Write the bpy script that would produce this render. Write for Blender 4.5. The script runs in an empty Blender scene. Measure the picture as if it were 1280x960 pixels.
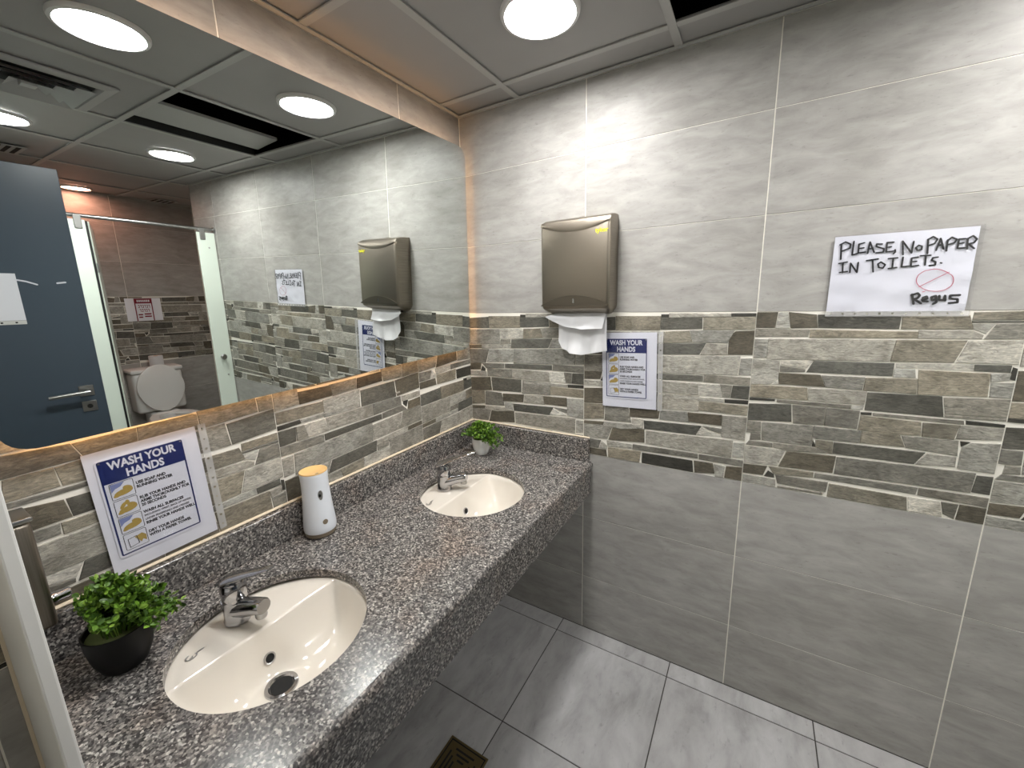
import bpy, bmesh, math, random
from mathutils import Vector, Matrix
PI = math.pi
scn = bpy.context.scene
C = scn.collection

# ---------------------------------------------------------------- camera
cam_d = bpy.data.cameras.new('camera'); cam = bpy.data.objects.new('camera', cam_d); C.objects.link(cam)
cam_d.sensor_fit = 'HORIZONTAL'; cam_d.sensor_width = 36.0; cam_d.lens = 503.7076 / 1280 * 36
cam_d.shift_x = 1.4061 / 1280; cam_d.shift_y = -6.9924 / 1280
cam_d.clip_start = 0.02
cr, cu, cw = (0.85737, 0.51394, -0.027971), (-0.078, 0.183455, 0.979929), (-0.508756, 0.83798, -0.197376)
cam.matrix_world = Matrix(((cr[0], cu[0], -cw[0], 1.18037), (cr[1], cu[1], -cw[1], -1.56614), (cr[2], cu[2], -cw[2], 1.54154), (0, 0, 0, 1)))
scn.camera = cam
# ---------------------------------------------------------------- world, exposure
wd = bpy.data.worlds.new('world'); scn.world = wd; wd.use_nodes = True
wd.node_tree.nodes['Background'].inputs[0].default_value = (0.6, 0.62, 0.66, 1)
wd.node_tree.nodes['Background'].inputs[1].default_value = 0.02
vs = scn.view_settings
vs.view_transform = 'Standard'; vs.look = 'None'; vs.gamma = 1.0; vs.use_curve_mapping = False
vs.exposure = 1.1
LAMP = 60.0        # emission of the recessed ceiling lamps
LED = 7.0         # emission of the warm strip behind the mirror

# ---------------------------------------------------------------- helpers
def srgb(r, g, b):
    f = lambda c: (c / 12.92 if c <= 0.04045 else ((c + 0.055) / 1.055) ** 2.4)
    return (f(r / 255), f(g / 255), f(b / 255), 1)

def mat(name, color=(.5, .5, .5, 1), rough=.5, metal=0.0, spec=.5, emit=None, estr=0.0, coat=0.0):
    m = bpy.data.materials.new(name); m.use_nodes = True
    b = m.node_tree.nodes['Principled BSDF']
    b.inputs['Base Color'].default_value = color; b.inputs['Roughness'].default_value = rough
    b.inputs['Metallic'].default_value = metal; b.inputs['Specular IOR Level'].default_value = spec
    b.inputs['Coat Weight'].default_value = coat
    if emit:
        b.inputs['Emission Color'].default_value = emit; b.inputs['Emission Strength'].default_value = estr
    return m

class NT:
    """small node-tree builder"""
    def __init__(s, m): s.t = m.node_tree; s.b = s.t.nodes['Principled BSDF']
    def n(s, kind, **kw):
        x = s.t.nodes.new(kind)
        for k, v in kw.items(): setattr(x, k, v)
        return x
    def l(s, a, b): s.t.links.new(a, b)
    def coord(s, scale=(1, 1, 1), src='Object', loc=(0, 0, 0)):
        tc = s.n('ShaderNodeTexCoord'); mp = s.n('ShaderNodeMapping')
        mp.inputs['Scale'].default_value = scale; mp.inputs['Location'].default_value = loc
        s.l(tc.outputs[src], mp.inputs[0]); return mp.outputs[0]
    def world(s, scale=(1, 1, 1)):
        g = s.n('ShaderNodeNewGeometry'); mp = s.n('ShaderNodeMapping'); mp.inputs['Scale'].default_value = scale
        s.l(g.outputs['Position'], mp.inputs[0]); return mp.outputs[0]
    def noise(s, vec, scale, detail=6, rough=.55, dist=0.0):
        x = s.n('ShaderNodeTexNoise'); x.inputs['Scale'].default_value = scale; x.inputs['Detail'].default_value = detail
        x.inputs['Roughness'].default_value = rough; x.inputs['Distortion'].default_value = dist; s.l(vec, x.inputs['Vector']); return x.outputs[0]
    def ramp(s, fac, stops, interp='LINEAR'):
        x = s.n('ShaderNodeValToRGB'); x.color_ramp.interpolation = interp; e = x.color_ramp.elements
        while len(e) < len(stops): e.new(.5)
        for i, (p, c) in enumerate(stops):
            e[i].position = p; e[i].color = c if len(c) == 4 else (*c, 1)
        s.l(fac, x.inputs[0]); return x.outputs[0]
    def mix(s, a, b, fac, mode='MIX'):
        x = s.n('ShaderNodeMix', data_type='RGBA', blend_type=mode)
        for v, k in ((a, 6), (b, 7), (fac, 0)):
            if hasattr(v, 'is_output'): s.l(v, x.inputs[k])
            else: x.inputs[k].default_value = v
        return x.outputs[2]
    def bump(s, h, strength, dist=.002):
        x = s.n('ShaderNodeBump'); x.inputs['Strength'].default_value = strength; x.inputs['Distance'].default_value = dist
        s.l(h, x.inputs['Height']); s.l(x.outputs[0], s.b.inputs['Normal'])
    def base(s, c): s.l(c, s.b.inputs['Base Color'])
    def rough(s, c): s.l(c, s.b.inputs['Roughness'])

WL = {}
def obj(name, bm, m, parent=None, world=True, smooth=False, color=None, kind=None, label=None):
    """link a bmesh as ONE mesh object; world=True means the vertices are in world space"""
    me = bpy.data.meshes.new(name)
    if parent is not None and world:
        bmesh.ops.translate(bm, verts=bm.verts, vec=-WL[parent.name])
    bmesh.ops.recalc_face_normals(bm, faces=bm.faces)
    bm.to_mesh(me); bm.free()
    if smooth:
        for p in me.polygons: p.use_smooth = True
        if smooth != 'all':
            try: me.set_sharp_from_angle(angle=math.radians(float(smooth) if smooth is not True else 40))
            except Exception: pass
    if m: me.materials.append(m)
    return objm(name, me, parent, color, kind, label)

def objm(name, me, parent=None, color=None, kind=None, label=None, loc=None):
    o = bpy.data.objects.new(name, me); C.objects.link(o)
    if parent is not None:
        o.parent = parent; WL[o.name] = WL.get(parent.name, Vector((0, 0, 0))).copy()
    else:
        WL[o.name] = Vector((0, 0, 0))
    if color: o.color = color
    if kind: o['kind'] = kind
    if label: o['label'] = label
    if loc is not None: o.location = loc
    return o

def thing(name, label, cat, loc=(0, 0, 0), rot=None, group=None, kind=None):
    o = bpy.data.objects.new(name, None); C.objects.link(o); o.empty_display_size = .05
    if rot is not None:
        o.matrix_world = Matrix.Translation(Vector(loc)) @ rot.to_4x4()
    else: o.location = loc
    WL[o.name] = Vector(loc); o['label'] = label; o['category'] = cat
    if group: o['group'] = group
    if kind: o['kind'] = kind
    return o
def tag(o, label, cat, group=None):
    o['label'] = label; o['category'] = cat
    if group: o['group'] = group
    return o
def dup(root, loc, rotz=None, label=None):
    r = root.copy(); C.objects.link(r); r.location = loc; WL[r.name] = Vector(loc)
    if rotz is not None: r.rotation_euler = (0, 0, rotz)
    if label: r['label'] = label
    for ch in list(root.children):
        c = ch.copy(); C.objects.link(c); c.parent = r
        for g in ch.children:
            d = g.copy(); C.objects.link(d); d.parent = c
    return r

def box(bm, x0, x1, y0, y1, z0, z1, bev=0.0, seg=1):
    vs_ = [bm.verts.new((x, y, z)) for x in (x0, x1) for y in (y0, y1) for z in (z0, z1)]
    f = [(0, 1, 3, 2), (4, 6, 7, 5), (0, 4, 5, 1), (2, 3, 7, 6), (0, 2, 6, 4), (1, 5, 7, 3)]
    fs = [bm.faces.new([vs_[i] for i in q]) for q in f]
    if bev:
        es = list({e for q in fs for e in q.edges})
        bmesh.ops.bevel(bm, geom=es, offset=bev, segments=seg, affect='EDGES', profile=.5)
    return bm
def nbox(*a, **k): return box(bmesh.new(), *a, **k)

def prism(bm, pts, depth_fn):
    """pts: list of 3D points of a planar outline; depth_fn(p)-> offset point of the far side"""
    a = [bm.verts.new(p) for p in pts]; b = [bm.verts.new(depth_fn(Vector(p))) for p in pts]; n = len(pts)
    bm.faces.new(a); bm.faces.new(b[::-1])
    for i in range(n): bm.faces.new((a[i], b[i], b[(i + 1) % n], a[(i + 1) % n]))
    return bm
def lathe(bm, prof, seg=32, cx=0, cy=0, sx=1, sy=1, close=True):
    rings = []
    for r, z in prof:
        if r < 1e-6: rings.append([bm.verts.new((cx, cy, z))])
        else: rings.append([bm.verts.new((cx + sx * r * math.cos(2 * PI * i / seg), cy + sy * r * math.sin(2 * PI * i / seg), z)) for i in range(seg)])
    for A, B in zip(rings, rings[1:]):
        for i in range(seg):
            j = (i + 1) % seg
            if len(A) == 1 and len(B) == 1: continue
            if len(A) == 1: bm.faces.new((A[0], B[i], B[j]))
            elif len(B) == 1: bm.faces.new((A[i], A[j], B[0]))
            else: bm.faces.new((A[i], A[j], B[j], B[i]))
    return bm
def tube(bm, pts, r, seg=10, rs=None, flat=1.0):
    """tube along points, closed ends; rs per-point radii; flat scales the vertical half-axis"""
    pts = [Vector(p) for p in pts]; rings = []; n = len(pts)
    up = Vector((0, 0, 1))
    for i, p in enumerate(pts):
        d = (pts[min(i + 1, n - 1)] - pts[max(i - 1, 0)]).normalized()
        u = up if abs(d.z) < .95 else Vector((1, 0, 0))
        a = d.cross(u).normalized(); b = a.cross(d).normalized(); rr = rs[i] if rs else r
        rings.append([bm.verts.new(p + a * math.cos(2 * PI * k / seg) * rr + b * math.sin(2 * PI * k / seg) * rr * flat) for k in range(seg)])
    for A, B in zip(rings, rings[1:]):
        for k in range(seg): bm.faces.new((A[k], A[(k + 1) % seg], B[(k + 1) % seg], B[k]))
    bm.faces.new(rings[0][::-1]); bm.faces.new(rings[-1])
    return bm
def ribbon(bm, pts, w, z=0.0):
    """flat stroke in the local XY plane with round ends"""
    P = [Vector((p[0], p[1])) for p in pts]
    for a, b in zip(P, P[1:]):
        d = (b - a)
        if d.length < 1e-6: continue
        d.normalize(); n = Vector((-d.y, d.x)) * w / 2
        bm.faces.new([bm.verts.new((q.x, q.y, z)) for q in (a - n, b - n, b + n, a + n)])
        z += 2e-6
    for a in P:
        bm.faces.new([bm.verts.new((a.x + math.cos(k * PI / 3) * w / 2, a.y + math.sin(k * PI / 3) * w / 2, z)) for k in range(6)])
        z += 2e-6
def text_bm(s, size, x, y, z=0, align='LEFT', bold=0.0, sx=1.0):
    cu_ = bpy.data.curves.new('text', 'FONT'); cu_.body = s; cu_.size = size; cu_.align_x = align; cu_.align_y = 'CENTER'
    cu_.offset = bold; cu_.resolution_u = 3; cu_.fill_mode = 'BOTH'
    o = bpy.data.objects.new('text', cu_); C.objects.link(o)
    bpy.context.view_layer.update()
    me = bpy.data.meshes.new_from_object(o.evaluated_get(bpy.context.evaluated_depsgraph_get()))
    bm = bmesh.new(); bm.from_mesh(me)
    bpy.data.objects.remove(o); bpy.data.curves.remove(cu_); bpy.data.meshes.remove(me)
    for v in bm.verts: v.co = Vector((v.co.x * sx + x, v.co.y + y, v.co.z + z))
    return bm
def merge(dst, src):
    me = bpy.data.meshes.new('tmp'); src.to_mesh(me); src.free(); dst.from_mesh(me); bpy.data.meshes.remove(me); return dst

# ---------------------------------------------------------------- materials
def concrete(name, c0, c1, c2, rough, stretch, seedscale=1.0, bump=.05):
    """grey cement-look porcelain; streaked along one axis; each tile (object) shifts the pattern"""
    m = mat(name, rough=rough, spec=.2); t = NT(m)
    tc = t.n('ShaderNodeTexCoord'); oi = t.n('ShaderNodeObjectInfo')
    sc_ = t.n('ShaderNodeVectorMath', operation='SCALE'); sc_.inputs[3].default_value = 37.0
    cb = t.n('ShaderNodeCombineXYZ')
    for k in range(3): t.l(oi.outputs['Random'], cb.inputs[k])
    t.l(cb.outputs[0], sc_.inputs[0])
    ad = t.n('ShaderNodeVectorMath', operation='ADD'); t.l(tc.outputs['Object'], ad.inputs[0]); t.l(sc_.outputs[0], ad.inputs[1])
    mp = t.n('ShaderNodeMapping'); mp.inputs['Scale'].default_value = stretch; t.l(ad.outputs[0], mp.inputs[0])
    a = t.noise(mp.outputs[0], 5.0 * seedscale, 9, .62, .4)
    col = t.ramp(a, [(.28, c0), (.48, c1), (.7, c2)])
    mp2 = t.n('ShaderNodeMapping'); mp2.inputs['Scale'].default_value = tuple(s * 4.2 for s in stretch); t.l(ad.outputs[0], mp2.inputs[0])
    b = t.noise(mp2.outputs[0], 6.0 * seedscale, 6, .7)
    fleck = t.ramp(b, [(.30, (.62, .62, .61)), (.41, (1, 1, 1))])
    col = t.mix(col, fleck, .55, 'MULTIPLY')
    big = t.noise(ad.outputs[0], 2.3, 3, .5)
    col = t.mix(col, t.ramp(big, [(.35, (.88, .87, .86)), (.65, (1.08, 1.08, 1.08))]), .7, 'MULTIPLY')
    t.base(col); t.bump(b, bump, .001)
    return m
M = {}
M['tile'] = concrete('grey_cement_tile', srgb(146, 144, 140), srgb(160, 158, 154), srgb(174, 172, 168), .42, (1.3, 1.3, 4.0), 1.3, .02)
M['floor_tile'] = concrete('grey_floor_tile', srgb(140, 140, 140), srgb(163, 163, 163), srgb(180, 180, 181), .38, (2.4, 1.0, 1), .9, .02)
M['grout'] = mat('pale_grout', srgb(232, 228, 218), .85)
M['dark_grout'] = mat('dark_floor_grout', srgb(62, 60, 58), .9)
M['caulk'] = mat('caulk', srgb(214, 200, 176), .6)

m = M['stone'] = mat('printed_slate_stone', rough=.55); t = NT(m)
oi = t.n('ShaderNodeObjectInfo'); pos = t.world((1, 1, 1))
cb = t.n('ShaderNodeCombineXYZ'); sc_ = t.n('ShaderNodeMath', operation='MULTIPLY'); sc_.inputs[1].default_value = 19.0
t.l(oi.outputs['Random'], sc_.inputs[0])
for k in range(3): t.l(sc_.outputs[0], cb.inputs[k])
ad = t.n('ShaderNodeVectorMath', operation='ADD'); t.l(pos, ad.inputs[0]); t.l(cb.outputs[0], ad.inputs[1])
mp = t.n('ShaderNodeMapping'); mp.inputs['Scale'].default_value = (1, 1, 3.2); t.l(ad.outputs[0], mp.inputs[0])
n1 = t.noise(mp.outputs[0], 34, 9, .72, 1.6); n2 = t.noise(mp.outputs[0], 95, 4, .6)
col = t.mix(oi.outputs['Color'], t.ramp(n1, [(.3, (.42, .41, .39)), (.48, (.98, .98, .97)), (.68, (1.62, 1.6, 1.56))]), 1.0, 'MULTIPLY')
col = t.mix(col, t.ramp(n2, [(.35, (.72, .72, .72)), (.6, (1.1, 1.1, 1.1))]), .6, 'MULTIPLY')
n3 = t.noise(ad.outputs[0], 15, 3, .55, .8)
col = t.mix(col, t.ramp(n3, [(.34, (.66, .65, .62)), (.5, (1, 1, 1)), (.66, (1.2, 1.2, 1.19))]), .8, 'MULTIPLY')
t.base(col); t.bump(n1, .6, .003)

m = M['granite'] = mat('speckled_granite', rough=.22); t = NT(m)
pos = t.world()
wv = t.noise(pos, 60, 2, .5); 
ad = t.n('ShaderNodeVectorMath', operation='MULTIPLY_ADD'); ad.inputs[1].default_value = (.004, .004, .004)
xx = t.n('ShaderNodeCombineXYZ')
for k in range(3): t.l(wv, xx.inputs[k])
t.l(xx.outputs[0], ad.inputs[0]); t.l(pos, ad.inputs[2])
v = t.n('ShaderNodeTexVoronoi'); v.inputs['Scale'].default_value = 250; v.inputs['Randomness'].default_value = 1; t.l(ad.outputs[0], v.inputs['Vector'])
sep = t.n('ShaderNodeSeparateColor'); t.l(v.outputs['Color'], sep.inputs[0])
col = t.ramp(sep.outputs[0], [(0, srgb(62, 60, 60)), (.20, srgb(84, 82, 81)), (.42, srgb(108, 105, 103)), (.66, srgb(138, 134, 130)), (.88, srgb(176, 172, 166))], 'CONSTANT')
v2 = t.n('ShaderNodeTexVoronoi'); v2.inputs['Scale'].default_value = 260; t.l(pos, v2.inputs['Vector'])
sep2 = t.n('ShaderNodeSeparateColor'); t.l(v2.outputs['Color'], sep2.inputs[0])
col = t.mix(col, t.ramp(sep2.outputs[1], [(0, (.6, .6, .6)), (.3, (.95, .95, .95)), (.85, (1.25, 1.22, 1.2))], 'CONSTANT'), .8, 'MULTIPLY')
pk = t.noise(pos, 9, 3, .6)
col = t.mix(col, t.mix(col, (1.06, .97, .92, 1), 1.0, 'MULTIPLY'), t.ramp(pk, [(.5, (0, 0, 0)), (.68, (1, 1, 1))]))
t.base(col)

M['ceramic'] = mat('glazed_ceramic', srgb(222, 215, 204), .1, coat=.2)
M['white_ceramic'] = mat('white_ceramic', srgb(236, 236, 234), .2)
M['chrome'] = mat('polished_chrome', (.5, .5, .515, 1), .12, 1.0)
M['dark_hole'] = mat('dark_hole', (.006, .006, .006, 1), .8)
m = M['steel'] = mat('brushed_dark_steel', srgb(126, 118, 106), .36, 1.0); t = NT(m)
n1 = t.noise(t.coord((60, 60, 1.2)), 8, 3, .5)
t.base(t.ramp(n1, [(.3, srgb(136, 128, 116)), (.7, srgb(158, 150, 138))])); t.rough(t.ramp(n1, [(.3, (.32, .32, .32)), (.7, (.44, .44, .44))]))
M['lip'] = mat('dark_steel_lip', srgb(104, 98, 88), .4, 1.0)
M['paper'] = mat('white_paper', srgb(232, 233, 240), .7)
M['towel'] = mat('white_tissue', srgb(218, 218, 220), .9)
M['ink'] = mat('black_marker_ink', (.012, .012, .014, 1), .6)
M['text'] = mat('dark_print', (.03, .03, .035, 1), .6)
M['blue'] = mat('sign_blue', srgb(10, 30, 96), .5)
M['sign_white'] = mat('sign_white', srgb(226, 228, 236), .5)
M['ochre'] = mat('print_ochre', srgb(176, 150, 74), .6)
M['pale_blue'] = mat('print_pale_blue', srgb(128, 140, 186), .6)
M['red'] = mat('print_red', srgb(126, 26, 44), .6)
M['red_pen'] = mat('red_pen', srgb(196, 84, 108), .6)
M['yellow'] = mat('yellow_print', srgb(232, 228, 30), .5)
M['panel_white'] = mat('white_laminate', srgb(214, 214, 210), .35)
M['stall_white'] = mat('white_toughened_panel', srgb(226, 236, 224), .12)
M['rubber'] = mat('black_rubber', (.01, .01, .01, 1), .5)
M['door'] = mat('blue_grey_door', srgb(70, 82, 94), .3)
M['satin'] = mat('satin_steel', (.42, .42, .41, 1), .3, 1.0)
M['black_pot'] = mat('black_plastic', (.003, .003, .003, 1), .5, spec=.25)
M['soil'] = mat('green_foam_base', srgb(96, 104, 62), .9)
M['tan'] = mat('tan_plastic', srgb(222, 184, 124), .45)
M['white_plastic'] = mat('white_plastic', srgb(226, 231, 238), .3)
M['taupe'] = mat('taupe_plastic', srgb(128, 116, 98), .4)
M['brass'] = mat('aged_brass', srgb(104, 90, 58), .45, .55)
m = M['leaf'] = mat('artificial_leaf', rough=.45); t = NT(m)
g = t.n('ShaderNodeNewGeometry')
t.base(t.ramp(g.outputs['Random Per Island'], [(0, srgb(44, 72, 20)), (.4, srgb(74, 108, 28)), (.8, srgb(106, 144, 44)), (1, srgb(140, 172, 70))]))
t.b.inputs['Subsurface Weight'].default_value = 0.0
m = M['ceiling'] = mat('ceiling_panel', rough=.55); t = NT(m)
n1 = t.noise(t.world(), 2.2, 4, .5)
t.base(t.ramp(n1, [(.3, srgb(146, 144, 142)), (.7, srgb(154, 152, 150))]))
M['grid'] = mat('white_ceiling_grid', srgb(168, 167, 164), .5)
M['void'] = mat('plenum_painted_dark', (.004, .004, .004, 1), .9)  # black colour stands in for the shade above the ceiling panels
M['duct'] = mat('grey_duct', srgb(168, 168, 164), .6)
M['lamp'] = mat('lamp_diffuser', (1, 1, 1, 1), .6, emit=(1.0, .985, .965, 1), estr=LAMP)
M['lamp_warm'] = mat('lamp_diffuser_warm', (1, 1, 1, 1), .6, emit=(1.0, .43, .29, 1), estr=LAMP * .42)
M['led'] = mat('warm_led_strip', (1, 1, 1, 1), .6, emit=(1.0, .54, .22, 1), estr=LED)
M['lamp_rim'] = mat('lamp_rim', srgb(206, 204, 202), .4)
m = M['mirror'] = mat('silvered_mirror', (.78, .815, .80, 1), .0, 1.0)
M['mirror_back'] = mat('mirror_back', srgb(120, 116, 108), .7)
m = bpy.data.materials.new('clear_sleeve_plastic'); m.use_nodes = True; M['sleeve'] = m
nt = m.node_tree; nt.nodes.clear()
o_ = nt.nodes.new('ShaderNodeOutputMaterial'); mx = nt.nodes.new('ShaderNodeMixShader'); tr = nt.nodes.new('ShaderNodeBsdfTransparent'); gl = nt.nodes.new('ShaderNodeBsdfGlossy')
tr.inputs[0].default_value = (.94, .94, .95, 1); gl.inputs['Roughness'].default_value = .12; mx.inputs[0].default_value = .03
nt.links.new(tr.outputs[0], mx.inputs[1]); nt.links.new(gl.outputs[0], mx.inputs[2]); nt.links.new(mx.outputs[0], o_.inputs[0])
m = bpy.data.materials.new('milky_sleeve_strip'); m.use_nodes = True; M['strip'] = m
nt = m.node_tree; nt.nodes.clear()
o_ = nt.nodes.new('ShaderNodeOutputMaterial'); mx = nt.nodes.new('ShaderNodeMixShader'); tr = nt.nodes.new('ShaderNodeBsdfTransparent'); gl = nt.nodes.new('ShaderNodeBsdfDiffuse')
gl.inputs[0].default_value = srgb(214, 214, 214); mx.inputs[0].default_value = .42
nt.links.new(tr.outputs[0], mx.inputs[1]); nt.links.new(gl.outputs[0], mx.inputs[2]); nt.links.new(mx.outputs[0], o_.inputs[0])

# ================================================================ STRUCTURE
W = .5966; ZC = 2.3142
ZR = [0.0, .2722, .5722, .8722, 1.1722, 1.4722, 1.7722, 2.0735, 2.312]
TONE = {'k': (54, 53, 48), 'd': (88, 87, 81), 'b': (92, 87, 76), 'w': (127, 122, 110), 'm': (120, 118, 111), 'g': (143, 141, 134), 'l': (158, 156, 149), 'v': (178, 176, 169)}
STONES = {
 'A': '''d 2,23 126,17 128,68 2,71;w 128,14 296,14 294,65 130,69;k 297,8 323,8 323,19 297,19;l 324,4 520,5 521,16 324,19;k 523,5 595,5 595,15 524,15;d 296,20 434,18 436,58 296,63;w 438,19 595,16 595,58 440,62;g 2,76 184,73 185,141 2,148;v 186,72 310,70 307,113 186,117;w 313,70 395,66 407,106 309,113;g 397,65 538,63 521,82 519,106 409,106;b 541,65 595,62 595,143 522,146 522,82;m 190,120 244,118 244,139 187,142;d 249,118 451,109 432,150 245,158;l 453,110 517,110 519,146 436,151;l 84,148 244,141 243,157 83,166;b 2,152 84,148 83,164 2,167;m 2,172 123,168 103,233 2,239;l 125,168 255,163 256,221 109,231;g 259,162 560,150 556,216 257,228;l 563,158 595,155 595,213 560,215;b 2,238 76,237 70,268 2,272;k 82,249 98,263 97,274 71,274;m 80,237 206,232 205,253 105,260;d 210,232 449,225 449,247 210,252;m 453,222 595,222 595,249 452,248;l 2,277 104,276 106,298 2,298;m 108,262 246,256 245,298 110,298;g 249,256 435,256 437,298 247,298;v 433,255 505,254 515,298 439,298;m 506,253 542,254 539,298 514,298;d 545,254 595,252 595,298 541,298''',
 'B': '''l 109,13 247,2 246,11 112,20;l 310,6 521,5 521,16 310,18;k 523,5 595,2 595,15 524,17;b 2,11 125,2 131,65 2,75;d 132,2 295,2 293,60 136,65;g 301,2 442,2 441,59 297,65;w 441,21 595,21 595,56 441,56;w 2,78 89,72 88,134 2,146;m 93,72 186,74 200,135 91,140;b 193,76 307,70 303,106 194,112;g 310,71 403,65 413,105 307,108;b 406,67 518,64 519,103 411,103;l 520,65 595,61 595,146 522,144;v 202,117 247,117 246,153 203,142;b 2,153 88,147 85,161 2,167;l 89,147 199,142 246,154 160,168 88,164;d 249,120 455,113 438,150 252,153;m 457,112 520,114 520,133 478,124;v 453,120 483,128 519,137 517,143 436,149;g 2,162 85,161 123,165 104,219 2,226;b 126,166 252,156 254,211 109,223;g 258,161 559,152 557,218 260,214;l 563,158 595,155 595,210 561,214;l 102,227 206,226 205,245 106,253;m 209,225 449,222 450,241 208,247;m 453,224 595,221 595,244 454,243;m 2,230 77,230 67,265 2,268;v 80,231 103,250 103,267 71,264;b 2,271 100,269 104,298 2,298;w 107,256 242,251 237,298 110,298;k 247,255 432,253 437,298 247,298;b 437,252 501,250 509,288 442,298;l 505,251 540,253 538,298 512,298;b 545,253 595,248 595,298 542,298''',
 'C': '''b 2,2 58,2 54,52 2,52;l 62,2 85,2 95,52 57,53;b 88,2 159,10 165,50 97,52;d 163,10 354,12 353,51 167,50;w 357,12 490,13 500,49 358,51;w 497,4 595,2 595,23 496,25;d 496,28 595,26 595,31 497,32;v 497,35 540,35 525,61 501,49;m 542,35 595,34 595,73 524,75;m 2,56 146,56 144,78 2,82;w 148,56 394,58 394,76 148,81;l 395,55 500,53 522,65 520,75 395,77;l 2,89 39,90 38,151 2,153;g 40,88 350,83 344,146 40,155;w 352,83 494,80 476,141 346,146;l 497,81 595,76 595,139 480,141;l 2,157 76,157 78,219 57,239 2,243;v 80,157 164,153 148,182 82,170;m 80,174 147,184 146,191 80,195;d 166,154 355,151 355,189 151,191;l 359,151 515,144 517,161 360,163;d 517,145 584,143 584,162 518,162;v 358,166 401,165 405,190 357,192;w 409,167 549,167 552,231 415,238;l 550,168 586,165 585,182 553,190;k 587,148 595,151 595,182 585,180;g 554,192 595,188 595,231 556,231;b 78,199 187,198 202,235 80,236;g 190,199 295,197 292,237 204,236;w 297,198 409,193 412,237 295,237;v 78,223 80,236 61,238;w 2,245 157,242 162,283 2,287;g 161,244 304,240 302,282 164,284;k 2,290 74,289 74,295 2,298;m 81,289 271,287 272,298 80,298;v 273,287 302,284 300,298 274,298;d 306,243 466,239 476,298 305,298;m 470,242 595,234 595,285 478,288;m 478,291 595,287 595,294 479,298''',
 'D': '''k 297,6 322,4 322,12 298,13;m 325,5 517,4 519,14 326,13;k 522,2 595,4 595,12 523,13;d 2,11 120,2 126,60 2,70;m 124,2 210,2 212,59 131,64;m 213,2 294,2 293,60 214,60;w 298,16 433,19 438,60 393,63 296,63;w 307,66 339,62 393,65 407,100 305,104;w 437,20 512,17 505,60 440,61;g 523,17 595,15 595,48 509,58 513,18;m 2,73 41,72 43,111 17,114 2,113;g 45,73 183,65 188,134 48,136;m 186,66 305,65 303,104 196,107 188,104;m 15,117 43,116 45,136 13,141;k 189,113 197,134 189,135;w 196,111 240,111 241,151 196,135;d 243,112 453,109 433,148 243,150;m 397,66 515,62 518,107 410,101;k 519,63 538,63 522,78;g 541,64 595,58 595,144 523,143 523,98 524,79;l 457,111 517,111 518,140 436,148;m 12,144 80,142 81,157 2,159;m 83,141 189,138 241,151 120,162 84,157;l 2,163 118,162 100,219 2,227;b 123,164 252,157 249,215 104,221;m 255,159 561,151 558,210 254,217;d 564,157 595,155 595,208 560,208;b 2,232 72,227 62,262 2,265;k 76,243 93,253 95,264 66,265;w 76,227 201,223 201,241 92,251;l 2,270 99,270 101,298 2,298;m 205,225 451,220 448,242 204,241;m 453,220 595,218 595,246 453,243;m 98,253 241,250 238,284 106,283;w 245,253 430,255 436,298 244,298;v 434,254 502,251 511,298 440,298;d 505,252 540,251 536,298 513,288;m 107,292 230,289 231,295 107,298;b 543,251 595,250 595,298 540,298''',
}

rnd = random.Random(7)

def wall(name, x0, x1, y0, y1, z0, z1, label):
    o = obj(name, nbox(x0, x1, y0, y1, z0, z1), M['grout'], kind='structure'); o['label'] = label; o['category'] = 'wall'; return o
TILE_MESH = {}
def tile_at(parent, org, right, out, s0, s1, z0, z1, name='tile', m='tile', gs=.0016, gz=.0006):
    """plain porcelain tile on a wall; org = wall origin, right/out = unit axes"""
    w, h = s1 - s0 - 2 * gs, z1 - z0 - 2 * gz
    key = (round(w, 4), round(h, 4), tuple(right), tuple(out), m)
    if key not in TILE_MESH:
        bm = bmesh.new(); r, o = Vector(right), Vector(out); z = Vector((0, 0, 1)); b = .0011
        f = [r * (sx * (w / 2 - b)) + z * (sz * (h / 2 - b)) + o * .0 for sx, sz in ((-1, -1), (1, -1), (1, 1), (-1, 1))]
        k = [r * (sx * w / 2) + z * (sz * h / 2) - o * .0015 for sx, sz in ((-1, -1), (1, -1), (1, 1), (-1, 1))]
        a = [bm.verts.new(p) for p in f]; c = [bm.verts.new(p) for p in k]
        bm.faces.new(a)
        for i in range(4): bm.faces.new((a[i], c[i], c[(i + 1) % 4], a[(i + 1) % 4]))
        bmesh.ops.recalc_face_normals(bm, faces=bm.faces)
        if bm.faces[0].normal.dot(o) < 0: bmesh.ops.reverse_faces(bm, faces=bm.faces)
        me = bpy.data.meshes.new(name); bm.to_mesh(me); bm.free(); me.materials.append(M[m]); TILE_MESH[key] = me
    c = Vector(org) + Vector(right) * ((s0 + s1) / 2) + Vector((0, 0, (z0 + z1) / 2))
    return objm(name, TILE_MESH[key], parent, loc=c)

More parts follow.
